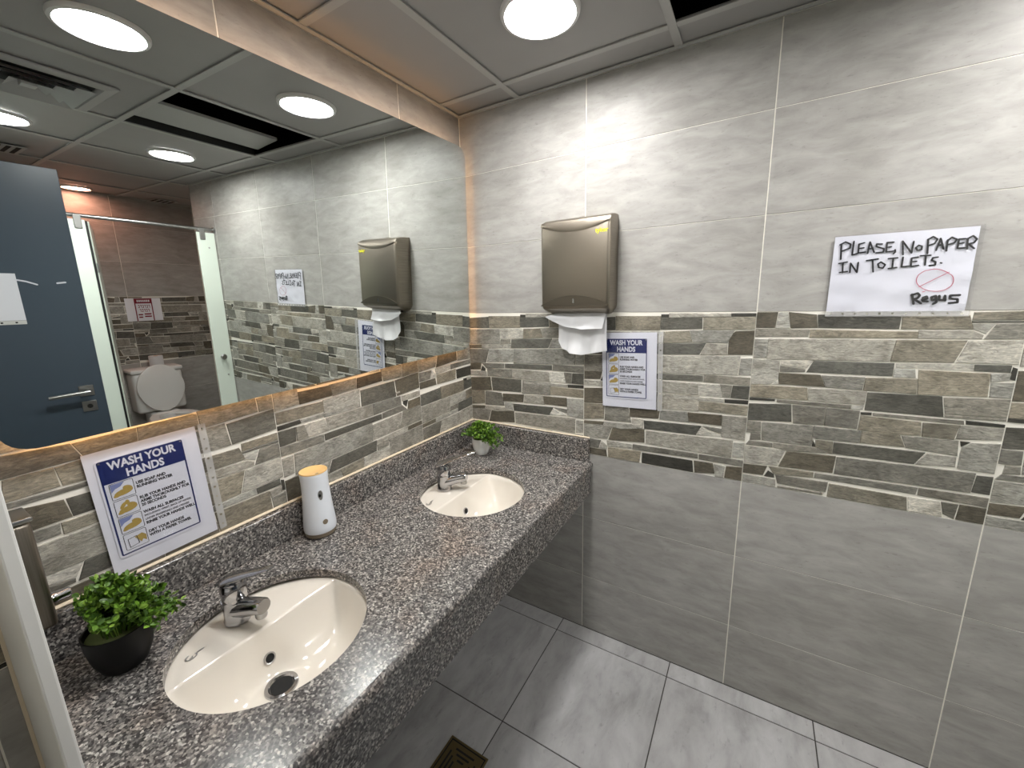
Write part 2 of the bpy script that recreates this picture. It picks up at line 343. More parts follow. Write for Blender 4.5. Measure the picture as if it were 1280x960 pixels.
def stone_tile(parent, org, right, out, s_left, z_top, key, flip, smin, smax, skip=None):
    r, o = Vector(right), Vector(out)
    for rec in STONES[key].split(';'):
        q = rec.split(); pts = [tuple(map(int, p.split(','))) for p in q[1:]]
        if flip: pts = [(596.6 - a, 300 - b) for a, b in pts]
        P = [(s_left + a / 1000, z_top - b / 1000) for a, b in pts]
        P = [(min(max(a, smin + .001), smax - .001), b) for a, b in P]
        if max(a for a, b in P) - min(a for a, b in P) < .008: continue
        ar = sum(P[i][0] * P[(i + 1) % len(P)][1] - P[(i + 1) % len(P)][0] * P[i][1] for i in range(len(P))) / 2
        if abs(ar) < 4e-5: continue
        if ar < 0: P = P[::-1]
        cx = sum(a for a, b in P) / len(P); cz = sum(b for a, b in P) / len(P)
        if skip and skip(cx, cz): continue
        n = len(P)
        def off(d):                                   # offset the outline by d (outwards +)
            res = []
            for i in range(n):
                p0, p1, p2 = Vector(P[i - 1]), Vector(P[i]), Vector(P[(i + 1) % n])
                e1 = (p1 - p0); e2 = (p2 - p1)
                if e1.length < 1e-6 or e2.length < 1e-6: res.append(p1.copy()); continue
                e1.normalize(); e2.normalize(); n1 = Vector((e1.y, -e1.x)); n2 = Vector((e2.y, -e2.x)); nn = n1 + n2
                nn = nn * (1 / max(.35, nn.dot(n1))) if nn.length > 1e-4 else n1
                res.append(p1 + nn * d)
            return res
        base = off(.0006); mid = off(.0001); top = off(-.0007)
        h = .0004 + .0014 * rnd.random(); bm = bmesh.new()
        z_lo, z_hi = z_top - .2995, z_top - .0005
        lim = lambda v, i: (min(max(v.x, smin + .0008, s_left + .0012), smax - .0008, s_left + W - .0012), min(max(v.y, z_lo), z_hi))
        C3 = Vector(org) + r * cx + Vector((0, 0, cz))
        def L(v, d): a, b = lim(v, 0); return r * (a - cx) + Vector((0, 0, b - cz)) + o * d
        A = [bm.verts.new(L(v, h + .0006 * (rnd.random() - .5))) for v in top]
        B = [bm.verts.new(L(v, h * .5)) for v in mid]; D = [bm.verts.new(L(v, -.0015)) for v in base]
        try:
            bm.faces.new(A)
            for i in range(n):
                j = (i + 1) % n; bm.faces.new((A[i], B[i], B[j], A[j])); bm.faces.new((B[i], D[i], D[j], B[j]))
        except ValueError: bm.free(); continue
        bmesh.ops.triangulate(bm, faces=[f for f in bm.faces if len(f.verts) > 4])
        me = bpy.data.meshes.new('stone'); bmesh.ops.recalc_face_normals(bm, faces=bm.faces)
        bm.to_mesh(me); bm.free(); me.materials.append(M['stone'])
        t = TONE[q[0]]; f = .9 + .2 * rnd.random(); w = 1.005 + .02 * (rnd.random() - .5)
        objm('stone', me, parent, loc=C3, color=srgb(min(255, t[0] * f * w), min(255, t[1] * f), min(255, t[2] * f / w)))

UPX, UPY = (1, 0, 0), (0, 1, 0)
# --- far wall (y = 0), seen straight ahead
wb = wall('wall_back', -.12, 2.70, .0015, .12, 0, 2.33, 'grey cement tiled wall with a slate stone band, facing the camera')
cols = [(-.0104 + k * W, -.0104 + (k + 1) * W) for k in range(5)]
for k, (a, b) in enumerate(cols):
    a_, b_ = max(a, 0), min(b, 2.70)
    for r in (0, 1, 2, 5, 6, 7):
        tile_at(wb, (0, 0, 0), UPX, (0, -1, 0), a_, b_, ZR[r], ZR[r + 1])
for k, (t, tf, bt, bf) in enumerate([('A', 0, 'B', 0), ('A', 0, 'B', 0), ('C', 0, 'D', 0), ('A', 1, 'D', 0), ('C', 1, 'B', 1)]):
    for key, fl, zt in ((t, tf, 1.4722), (bt, bf, 1.1722)):
        stone_tile(wb, (0, 0, 0), UPX, (0, -1, 0), cols[k][0], zt, key, fl, 0, 2.70, lambda x, z: x > 2.52)
# --- mirror wall (x = 0), left
wl = wall('wall_left', -.12, -.0015, -1.87, .12, 0, 2.33, 'tiled wall behind the mirror and the vanity, slate band under the mirror')
mc = [-.3576 - k * W for k in range(4)]
for k, s in enumerate(mc):
    a_, b_ = max(s, -1.87), min(s + W, 0)
    for r in (0, 1, 2, 5, 6, 7):
        tile_at(wl, (0, 0, 0), UPY, (1, 0, 0), a_, b_, ZR[r], ZR[r + 1])
hid = lambda y, z: (z > 1.36 and -1.40 < y < -.09) or (z < .93 and y > -1.47)
for s, (t, tf, bt, bf) in zip(mc, [('B', 0, 'A', 0), ('B', 1, 'A', 1), ('D', 1, 'C', 0), ('C', 0, 'B', 0)]):
    for key, fl, zt in ((t, tf, 1.4722), (bt, bf, 1.1722)):
        stone_tile(wl, (0, 0, 0), UPY, (1, 0, 0), s, zt, key, fl, -1.87, 0, hid)
# --- end wall of the toilet stall (x = 3.72), seen in the mirror
wr = wall('wall_right', 3.7215, 3.84, -1.87, .57, 0, 2.33, 'tiled end wall of the toilet stall with a slate band')
rc = [-(-.18 + k * W) for k in range(-3, 2)]        # along right = -y
for s in [.18 - W, .18, .18 + W, .18 + 2 * W]:
    a_, b_ = max(s, -.45), min(s + W, 1.87)
    for r in (0, 1, 2, 5, 6, 7):
        tile_at(wr, (3.72, 0, 0), (0, -1, 0), (-1, 0, 0), a_, b_, ZR[r], ZR[r + 1])
for s, (t, tf, bt, bf) in zip([.18 - W, .18], [('C', 0, 'A', 1), ('B', 1, 'D', 0)]):
    for key, fl, zt in ((t, tf, 1.4722), (bt, bf, 1.1722)):
        stone_tile(wr, (3.72, 0, 0), (0, -1, 0), (-1, 0, 0), s, zt, key, fl, -.45, 1.87)
wall('wall_recess', 2.58, 3.72, .45, .57, 0, 2.33, 'side wall of the toilet stall recess')
# --- entrance wall behind the camera, with a door opening
wf = wall('wall_front', -.12, .74, -1.99, -1.87, 0, 2.33, 'tiled entrance wall beside the door opening')
wall('wall_front_right', 1.73, 3.84, -1.99, -1.87, 0, 2.33, 'entrance wall right of the door opening')
wall('wall_lintel', .74, 1.73, -1.99, -1.87, 2.11, 2.33, 'wall above the entrance door opening')
wall('wall_corridor', -.12, 3.84, -3.0, -2.9, 0, 2.33, 'plain corridor wall outside the entrance')
# --- floor
fl = obj('floor', nbox(-.12, 3.84, -3.0, .57, -.1, -.0015), M['dark_grout'], kind='structure'); fl['label'] = 'grey tiled floor with thin dark joints'; fl['category'] = 'floor'
FT = {}
xs = [0, .4911, .9821, 1.4731, 1.9641, 2.4551, 2.9461, 3.4371, 3.72]; ys = [.45, -.0782, -.5611, -1.0440, -1.5269, -2.0098, -2.4927, -2.9]
for i in range(len(xs) - 1):
    for j in range(len(ys) - 1):
        x0, x1, y1, y0 = xs[i], xs[i + 1], ys[j], ys[j + 1]
        if x1 <= 2.7 and j == 0: y1 = 0
        w, h = x1 - x0 - .0036, y1 - y0 - .0036; key = (round(w, 4), round(h, 4))
        if key not in FT:
            bm = nbox(-w / 2, w / 2, -h / 2, h / 2, -.0015, 0); 
            for v in bm.verts:
                if v.co.z > -.001: v.co.x *= (w - .002) / w; v.co.y *= (h - .002) / h
            bmesh.ops.recalc_face_normals(bm, faces=bm.faces); me = bpy.data.meshes.new('floor_tile'); bm.to_mesh(me); bm.free(); me.materials.append(M['floor_tile']); FT[key] = me
        objm('floor_tile', FT[key], fl, loc=((x0 + x1) / 2, (y0 + y1) / 2, 0))
# --- suspended ceiling
bm = nbox(-.12, 3.84, -3.0, .57, 2.80, 2.86)  # black box added over the panels to block light and darken the open bay
for a in ((-.12, -.06, -3, .57), (3.78, 3.84, -3, .57), (-.12, 3.84, -3, -2.94), (-.12, 3.84, .51, .57)): box(bm, *a, 2.33, 2.80)
ce = obj('ceiling', bm, M['void'], kind='structure'); ce['label'] = 'suspended ceiling of large pale panels in a white grid, one panel missing'; ce['category'] = 'ceiling'
gx = [0, .305, .903, 1.503, 2.103, 2.703, 3.303, 3.72]; gy = [.45, -.132, -.732, -1.332, -1.932, -2.532, -2.9]
CP = {}
for i in range(len(gx) - 1):
    for j in range(len(gy) - 1):
        x0, x1, y1, y0 = gx[i], gx[i + 1], gy[j], gy[j + 1]
        if j == 0 and x1 < 2.71: y1 = 0
        if i == 2 and j == 1: continue                      # the missing panel
        w, h = x1 - x0 - .012, y1 - y0 - .012; key = (round(w, 4), round(h, 4))
        if key not in CP:
            bm = nbox(-w / 2, w / 2, -h / 2, h / 2, 0, .012); bmesh.ops.recalc_face_normals(bm, faces=bm.faces)
            me = bpy.data.meshes.new('ceiling_panel'); bm.to_mesh(me); bm.free(); me.materials.append(M['ceiling']); CP[key] = me
        p = objm('ceiling_panel', CP[key], ce, loc=((x0 + x1) / 2, (y0 + y1) / 2, ZC + .003 + .003 * rnd.random()))
for x in gx[1:-1]:
    ys_ = -2.9; obj('ceiling_grid_bar', nbox(x - .012, x + .012, -2.9, 0 if x < 2.71 else .45, ZC - .002, ZC + .002), M['grid'], ce)
for k, y in enumerate(gy[1:-1]):
    for a, b in zip(gx, gx[1:]):
        obj('ceiling_grid_bar', nbox(a + .0125, b - .0125, y - .012, y + .012, ZC - .0015, ZC + .0025), M['grid'], ce)
for nm, a in (('edge_trim', (0, 2.70, -.02, -.003)), ('edge_trim', (.003, .02, -1.87, -.02)), ('edge_trim', (3.70, 3.717, -1.87, .45))):
    obj(nm, nbox(*a, ZC - .003, ZC + .0005), M['grid'], ce)
# what shows in the gap of the missing panel: a tilted panel pushed aside
bm = nbox(-.10, .10, -.285, .285, 0, .014); bmesh.ops.rotate(bm, verts=bm.verts, matrix=Matrix.Rotation(math.radians(5), 3, 'Y')); bmesh.ops.translate(bm, verts=bm.verts, vec=(1.35, -.43, ZC + .035))
obj('loose_panel', bm, M['duct'], ce, label='grey panel pushed up inside the open ceiling bay')
bm = nbox(.915, 1.49, -.723, -.716, ZC + .002, ZC + .04); box(bm, 1.484, 1.491, -.72, -.145, ZC + .002, ZC + .04)
obj('grid_upstand', bm, M['rubber'], ce)

# ================================================================ MIRROR
MX = lambda z: .0492 + .0231 * (z - 1.7722)
mir = thing('wall_mirror', 'large frameless backlit mirror with rounded corners above the vanity', 'mirror', (.03, -.75, 1.29))
def mirror_outline(inset=0.0, r=.055, n=8):
    c = [(-.044 - inset, 1.312 + inset), (-.044 - inset, 2.170 - inset), (-1.456 + inset, 2.144 - inset), (-1.456 + inset, 1.286 + inset)]
    pts = []
    for i in range(4):
        p = Vector(c[i]); a = (Vector(c[i - 1]) - p).normalized(); b = (Vector(c[(i + 1) % 4]) - p).normalized()
        for k in range(n + 1):
            t = k / n; s0 = p + a * r; s1 = p + b * r
            pts.append((s0 * (1 - t) ** 2 + p * 2 * t * (1 - t) + s1 * t * t))
    return pts
bm = bmesh.new(); prism(bm, [(MX(p.y), p.x, p.y) for p in mirror_outline()], lambda v: v + Vector((-.0045, 0, 0)))
obj('mirror_glass', bm, M['mirror'], mir)
bm = bmesh.new(); prism(bm, [(MX(p.y) - .0048, p.x, p.y) for p in mirror_outline(.004)], lambda v: v + Vector((-.003, 0, 0)))
obj('backing_sheet', bm, M['mirror_back'], mir)
bm = bmesh.new(); q = mirror_outline(.09); prism(bm, [(MX(p.y) - .0082, p.x, p.y) for p in q], lambda v: Vector((.0005, v.y, v.z)))
obj('mount_frame', bm, M['mirror_back'], mir)
bm = bmesh.new(); a = mirror_outline(.018, .05); b = mirror_outline(.030, .045); n = len(a)
for i in range(n):
    j = (i + 1) % n
    P = [(MX(a[i].y) - .010, a[i].x, a[i].y), (MX(a[j].y) - .010, a[j].x, a[j].y), (MX(b[j].y) - .010, b[j].x, b[j].y), (MX(b[i].y) - .010, b[i].x, b[i].y)]
    prism(bm, P, lambda v: v + Vector((-.005, 0, 0)))
bmesh.ops.remove_doubles(bm, verts=bm.verts, dist=1e-5)
obj('led_strip', bm, M['led'], mir, label='warm glowing light strip')

# ================================================================ CEILING LAMPS
def lamp(loc, label, warm=False, r=.112):
    t = thing('ceiling_lamp', label, 'lamp', (loc[0], loc[1], ZC), group=None)
    bm = lathe(bmesh.new(), [(r - .016, -.004), (r - .012, -.009), (r - .003, -.007), (r, -.001), (r, .004), (r - .016, .004), (r - .016, -.004)], 48, loc[0], loc[1])
    for v in bm.verts: v.co.z += ZC
    obj('lamp_rim', bm, M['lamp_rim'], t, smooth=True)
    bm = lathe(bmesh.new(), [(0, -.0055), (r - .0165, -.0045), (r - .0165, .003), (0, .003)], 48, loc[0], loc[1])
    for v in bm.verts: v.co.z += ZC
    obj('diffuser', bm, M['lamp_warm' if warm else 'lamp'], t, label='glowing round diffuser')
    return t
lamp((.60, -.398), 'round recessed ceiling lamp nearest the tiled wall, above the far washbasin')
lamp((.64, -1.01), 'round recessed ceiling lamp above the near washbasin, largest one in the mirror')
lamp((1.90, -.39), 'round ceiling lamp beyond the missing panel, seen small in the mirror')
lamp((1.92, -1.03), 'round ceiling lamp near the entrance door, at left edge of the mirror')
lamp((3.585, -.40), 'pinkish ceiling lamp over the toilet, seen above the door edge', True, .095)
# air diffuser, seen in the mirror
v = thing('air_vent', 'square louvred air vent in the ceiling, upper left in the mirror', 'vent', (1.30, -1.04, ZC))
bm = bmesh.new()
def frame_ring(bm, cx, cy, a, b, z0, z1):
    A = [bm.verts.new((cx + sx * a, cy + sy * a, z0)) for sx, sy in ((-1, -1), (1, -1), (1, 1), (-1, 1))]
    B = [bm.verts.new((cx + sx * b, cy + sy * b, z1)) for sx, sy in ((-1, -1), (1, -1), (1, 1), (-1, 1))]
    for i in range(4): bm.faces.new((A[i], A[(i + 1) % 4], B[(i + 1) % 4], B[i]))
frame_ring(bm, 1.30, -1.04, .20, .165, ZC - .004, ZC - .010); frame_ring(bm, 1.30, -1.04, .165, .155, ZC - .010, ZC + .001); frame_ring(bm, 1.30, -1.04, .20, .2, ZC - .004, ZC + .001)
obj('vent_frame', bm, M['grid'], v)
obj('vent_throat', nbox(1.15, 1.45, -1.19, -.89, ZC - .0005, ZC + .0015), M['dark_hole'], v)
for k in range(3):
    bm = bmesh.new(); a = .145 - k * .045; frame_ring(bm, 1.30, -1.04, a, a - .032, ZC - .022, ZC - .004); frame_ring(bm, 1.30, -1.04, a - .002, a - .034, ZC - .020, ZC - .002)
    obj('vent_louvre', bm, M['grid'], v)
obj('vent_core', nbox(1.28, 1.32, -1.06, -1.02, ZC - .02, ZC - .0005), M['grid'], v)
v2 = thing('exhaust_grille', 'small slotted exhaust grille in the ceiling near the stall front, left in the mirror', 'vent', (2.56, -.92, ZC))
obj('grille_frame', nbox(2.46, 2.68, -1.0, -.84, ZC - .006, ZC - .0025, .002), M['grid'], v2)
for k in range(4): obj('grille_slot', nbox(2.48, 2.66, -.985 + k * .036, -.967 + k * .036, ZC - .0072, ZC - .0062), M['dark_hole'], v2)
v3 = thing('stall_grille', 'slotted grille in the ceiling over the toilet', 'vent', (3.56, .14, ZC))
obj('grille_frame', nbox(3.50, 3.68, .06, .24, ZC - .006, ZC - .0025, .002), M['grid'], v3)
for k in range(4): obj('grille_slot', nbox(3.52, 3.66, .078 + k * .04, .098 + k * .04, ZC - .0072, ZC - .0062), M['dark_hole'], v3)

# ================================================================ ENTRANCE DOOR (seen in the mirror)
hx, hy, fx, fy = 1.71, -1.84, 1.605, -.945
ang = math.atan2(fy - hy, fx - hx)              # door leaf direction from hinge to free edge
dlen = math.hypot(fx - hx, fy - hy)
dr = Matrix.Rotation(ang, 3, 'Z')               # local x along leaf, local -y... out side = +y (faces -x world side)
d1 = thing('door_1', 'open blue-grey flush entrance door with a steel lever handle, seen in the mirror', 'door', (hx, hy, .006), dr, kind='structure')
obj('door_leaf', nbox(0, dlen, -.02, .02, 0, 2.064, .002), M['door'], d1, world=False)
bm = nbox(dlen - .085, dlen - .035, .02, .026, 1.06, 1.11, .002)
obj('handle_plate', bm, M['satin'], d1, world=False)
bm = tube(bmesh.new(), [(dlen - .06, .024, 1.085), (dlen - .06, .066, 1.085)], .009, 12); tube(bm, [(dlen - .052, .066, 1.085), (dlen - .10, .067, 1.083), (dlen - .185, .064, 1.078)], .0095, 12, [.0095, .0095, .0085])
obj('door_handle', bm, M['satin'], d1, world=False, smooth=True)
bm = nbox(dlen - .085, dlen - .035, .02, .026, .985, 1.035, .002)
lp = obj('lock_plate', bm, M['satin'], d1, world=False)
bm = tube(bmesh.new(), [(dlen - .06, .025, 1.01), (dlen - .06, .029, 1.01)], .010, 14); obj('keyhole', bm, M['dark_hole'], lp, world=False)
DOORM = Matrix.Translation(Vector((hx, hy, .006))) @ dr.to_4x4()
pn = thing('door_notice', 'white sheet in a plastic sleeve taped to the grey door', 'notice', DOORM @ Vector((dlen - .335, .021, 1.52)), Matrix((-(dr @ Vector((1, 0, 0))), Vector((0, 0, 1)), dr @ Vector((0, 1, 0)))).transposed())
obj('sheet', nbox(-.145, .145, -.095, .10, 0, .001), M['paper'], pn, world=False)
obj('binding_strip', nbox(-.145, .145, -.112, -.096, 0, .0008), M['panel_white'], pn, world=False)
for k in range(7): obj('strip_hole', nbox(-.12 + k * .04, -.113 + k * .04, -.107, -.101, .0008, .0011), M['dark_hole'], pn, world=False)
bm = bmesh.new(); ribbon(bm, [(.13, -.05), (.13, -.09)], .004, .0014); ribbon(bm, [(.06, -.02), (.10, -.06), (.13, -.03)], .004, .0014); obj('marker_line', bm, M['ink'], pn, world=False)
bm = bmesh.new(); ribbon(bm, [(-.14, .075), (-.17, .068), (-.20, .055)], .006, .0016); obj('tape_scrap', bm, M['sign_white'], pn, world=False); bm = bmesh.new(); ribbon(bm, [(-.26, .062), (-.285, .066)], .007, .0016); obj('tape_scrap', bm, M['sign_white'], pn, world=False)
for k, a in enumerate(((.70, .742, -1.995, -1.865, 0, 2.15), (1.728, 1.77, -1.995, -1.865, 0, 2.15), (.742, 1.728, -1.995, -1.865, 2.108, 2.15))):
    pass
bm = nbox(.722, .742, -1.995, -1.866, 0, 2.128); box(bm, 1.728, 1.748, -1.995, -1.866, 0, 2.128); box(bm, .742, 1.728, -1.995, -1.866, 2.108, 2.128)
o = obj('trim_1', bm, M['door'], kind='structure'); o['label'] = 'blue-grey door frame of the entrance'; o['category'] = 'door frame'

# ================================================================ TOILET STALL (seen in the mirror)
sx = 2.40
p = thing('cubicle_screen', 'narrow pale front panel with a round knob, against the tiled wall', 'partition', (sx, -.055, .14))
obj('panel', nbox(sx, sx + .013, -.118, -.004, .14, 1.955, .002), M['stall_white'], p)
bm = lathe(bmesh.new(), [(0, 0), (.011, 0), (.011, .012), (.02, .018), (.022, .03), (.016, .037), (0, .038)], 20)
bmesh.ops.rotate(bm, verts=bm.verts, matrix=Matrix.Rotation(-PI / 2, 3, 'Y')); bmesh.ops.translate(bm, verts=bm.verts, vec=(sx, -.07, 1.045))
obj('knob', bm, M['satin'], p, smooth=True)
for y, z in ((-.045, .90), (-.05, 1.85)): obj('screw', tube(bmesh.new(), [(sx - .002, y, z), (sx + .001, y, z)], .006, 10), M['satin'], p)
obj('foot', nbox(sx - .005, sx + .018, -.08, -.04, 0, .15), M['satin'], p)
p = thing('cubicle_screen', 'long pale front panel between the stalls, behind the grey door edge', 'partition', (sx, -1.0, .14))
obj('panel', nbox(sx, sx + .013, -1.16, -.688, .14, 1.955, .002), M['stall_white'], p)
obj('rubber_edge', nbox(sx + .0005, sx + .0125, -.6875, -.677, .16, 1.95), M['rubber'], p)
for y in (-1.1, -.74): obj('foot', nbox(sx - .005, sx + .018, y, y + .04, 0, .15), M['satin'], p)
p = thing('cubicle_screen', 'closed pale stall front beside the entrance', 'partition', (sx, -1.5, .14))
obj('panel', nbox(sx, sx + .013, -1.865, -1.168, .14, 1.955, .002), M['stall_white'], p)
obj('foot', nbox(sx - .005, sx + .018, -1.5, -1.46, 0, .15), M['satin'], p)
p = thing('stall_divider', 'pale dividing panel beside the toilet', 'partition', (3.0, -.80, .14))
obj('panel', nbox(sx + .016, 3.715, -.806, -.793, .14, 1.955, .002), M['stall_white'], p)
for x in (2.6, 3.4): obj('foot', nbox(x, x + .04, -.811, -.788, 0, .15), M['satin'], p)
a = math.atan2(.165, .58); dm = Matrix.Rotation(a, 3, 'Z')
p = thing('stall_door', 'pale stall door standing open inward towards the toilet', 'door', (sx + .022, -.672, .15), dm)
obj('door_leaf', nbox(0, .60, -.0065, .0065, 0, 1.80, .002), M['stall_white'], p, world=False)
bm = tube(bmesh.new(), [(.565, -.0065, .92), (.565, -.05, .92)], .007, 12); obj('coat_peg', bm, M['chrome'], p, world=False)
for z in (.25, 1.5): obj('hinge', nbox(.0, .05, -.012, .012, z, z + .06, .002), M['satin'], p, world=False)
rl = thing('head_rail', 'steel tube rail running along the top of the stall fronts', 'rail', (sx, -.5, 1.975))
obj('rail_tube', tube(bmesh.new(), [(sx + .006, -1.866, 1.978), (sx + .006, -.012, 1.978)], .0115, 14), M['satin'], rl, smooth=True)
obj('wall_flange', tube(bmesh.new(), [(sx + .006, -.014, 1.978), (sx + .006, -.002, 1.978)], 0.0205, 18), M['satin'], rl, smooth=True)
for y in (-.085, -.72, -1.10, -1.5): obj('clamp', nbox(sx - .007, sx - .0006, y - .017, y + .017, 1.905, 1.986, .002), M['satin'], rl)

def loft(bm, rings, cap=True):
    R = [[bm.verts.new(p) for p in r] for r in rings]; n = len(R[0])
    for A, B in zip(R, R[1:]):
        for i in range(n): bm.faces.new((A[i], A[(i + 1) % n], B[(i + 1) % n], B[i]))
    if cap: bm.faces.new(R[0][::-1]); bm.faces.new(R[-1])
    return bm
def ell(cx, cy, rx, ry, z, n=28, p=2.0, back=None):
    out = []
    for k in range(n):
        t = 2 * PI * k / n; c, s = math.cos(t), math.sin(t)
        x = cx + rx * math.copysign(abs(c) ** (2 / p), c); y = cy + ry * math.copysign(abs(s) ** (2 / p), s)
        if back is not None: x = min(x, back)
        out.append((x, y, z))
    return out
ty = -.12
tl = thing('toilet', 'white close-coupled toilet with its lid raised, inside the stall', 'toilet', (3.4, ty, 0))
bm = loft(bmesh.new(), [ell(3.36, ty, .22, .11, 0.001), ell(3.36, ty, .20, .10, .08), ell(3.33, ty, .19, .10, .2), ell(3.30, ty, .23, .15, .31), ell(3.29, ty, .25, .182, .385), ell(3.29, ty, .25, .184, .40), ell(3.29, ty, .19, .125, .40), ell(3.29, ty, .16, .10, .30), ell(3.31, ty, .08, .06, .22)])
obj('bowl', bm, M['white_ceramic'], tl, smooth=True)
obj('pedestal', nbox(3.46, 3.70, ty - .11, ty + .11, .001, .43, .03, 3), M['white_ceramic'], tl, smooth=True)
bm = loft(bmesh.new(), [ell(3.29, ty, .248, .184, .401), ell(3.29, ty, .252, .188, .410), ell(3.29, ty, .245, .180, .422), ell(3.29, ty, .175, .115, .422), ell(3.29, ty, .168, .108, .401)], False)
obj('seat', bm, M['white_ceramic'], tl, smooth=True)
rings = []
for dx, f in ((0, .96), (.004, 1.0), (.016, 1.0), (.020, .96)):
    rg = []
    for k in range(32):
        t = 2 * PI * k / 32; s, c = math.sin(t), math.cos(t)
        yy = .176 * f * s * (1 - .10 * (c < 0) * abs(c)); zz = .215 * f * c
        rg.append((3.49 + dx + .18 * (zz + .215) * .5, ty + yy, .652 + zz))
    rings.append(rg)
obj('lid', loft(bmesh.new(), rings), M['white_ceramic'], tl, smooth=True)
obj('tank', nbox(3.545, 3.715, ty - .185, ty + .185, .43, .80, .03, 3), M['white_ceramic'], tl, smooth=True)
obj('tank_lid', nbox(3.538, 3.718, ty - .192, ty + .192, .80, .835, .012, 3), M['white_ceramic'], tl, smooth=True)
t_ = thing('toilet_roll', 'white toilet paper roll standing on the tank lid', 'toilet paper', (3.63, -.09, .8355))
obj('roll', lathe(bmesh.new(), [(.02, .836), (.050, .836), (.052, .84), (.052, .93), (.050, .936), (.02, .936), (.02, .836)], 28, 3.63, -.09), M['towel'], t_, smooth=True)
obj('core', lathe(bmesh.new(), [(.0195, .837), (.0195, .935), (.018, .935), (.018, .837), (.0195, .837)], 20, 3.63, -.09), M['tan'], t_)
"""notice on the end wall"""
nt_ = thing('toilet_notice', 'white landscape sheet with a red-framed notice above the toilet', 'notice', (3.7165, -.08, 1.355), Matrix(((0, 0, -1), (-1, 0, 0), (0, 1, 0))))
obj('sheet', nbox(-.128, .128, -.102, .102, -.001, .0), M['paper'], nt_, world=False)
bm = nbox(-.064, .064, .094, .100, 0, .0006); box(bm, -.064, -.056, -.102, .094, 0, .0006); box(bm, .056, .064, -.102, .094, 0, .0006); box(bm, -.056, .056, .055, .062, 0, .0006)
obj('red_frame', bm, M['red'], nt_, world=False)
bm = nbox(-.056, .056, .062, .094, 0, .0004); obj('red_header', bm, M['red'], nt_, world=False)
bm = bmesh.new()
for k in range(7): box(bm, -.046 + k * .0135, -.037 + k * .0135, .069, .087, .0004, .0008)
obj('header_lettering', bm, M['paper'], nt_, world=False)
bm = bmesh.new()
for y, n_, x0, w in ((.028, 6, -.044, .0148), (-.008, 5, -.036, .0148)):
    for k in range(n_):
        x = x0 + k * w; box(bm, x, x + .004, y - .012, y + .014, 0, .0006); box(bm, x + .004, x + .010, y + .008, y + .014, 0, .0006); 
        if k % 2: box(bm, x + .004, x + .010, y - .012, y - .006, 0, .0006)
for x0, y, w in ((-.046, -.04, .05), (-.046, -.062, .05), (.016, -.045, .032), (.018, -.068, .028)): box(bm, x0, x0 + w, y - .006, y + .006, 0, .0006)
obj('notice_lettering', bm, M['red'], nt_, world=False)

# ================================================================ VANITY
va = thing('vanity_counter', 'long speckled grey granite vanity counter with two washbasin cutouts', 'counter', (.31, -.74, .69))
CZ = .843; XF = .630; YL = -1.492
basins = [(.323, -1.188), (.326, -.457)]; BRX, BRY = .195, .190
bm = bmesh.new()
def loop(pts):
    vs_ = [bm.verts.new((x, y, CZ)) for x, y in pts]
    return [bm.edges.new((vs_[i], vs_[(i + 1) % len(vs_)])) for i in range(len(vs_))]
es = loop([(.0012, YL), (XF, YL), (XF, -.0012), (.0012, -.0012)])
for cx, cy in basins: es += loop([(cx + BRX * math.cos(2 * PI * k / 72), cy + BRY * math.sin(2 * PI * k / 72)) for k in range(72)])
r_ = bmesh.ops.triangle_fill(bm, use_beauty=True, edges=es)
fs = [f for f in bm.faces]
ext = bmesh.ops.extrude_face_region(bm, geom=fs)
bmesh.ops.translate(bm, verts=[g for g in ext['geom'] if isinstance(g, bmesh.types.BMVert)], vec=(0, 0, -.022))
bmesh.ops.recalc_face_normals(bm, faces=bm.faces)
fe = [e for e in bm.edges if all(abs(v.co.x - XF) < 1e-4 and abs(v.co.z - CZ) < 1e-4 for v in e.verts)]
bmesh.ops.bevel(bm, geom=fe, offset=.012, segments=4, affect='EDGES', profile=.5)
obj('countertop', bm, M['granite'], va)
obj('apron', nbox(.598, .622, YL, -.0012, .692, .8205, .002), M['granite'], va)
obj('backsplash', nbox(.0012, .026, YL, -.0012, CZ + .0005, .943, .0015), M['granite'], va)
obj('side_splash', nbox(.0265, .616, -.024, -.0012, CZ + .0005, .943, .0015), M['granite'], va)
bm = nbox(.0005, .011, YL, -.001, .9432, .951, .003); box(bm, .011, .617, -.010, -.0005, .9432, .950, .003)
obj('caulk_line', bm, M['caulk'], va, label='cream sealant along the splashback top')

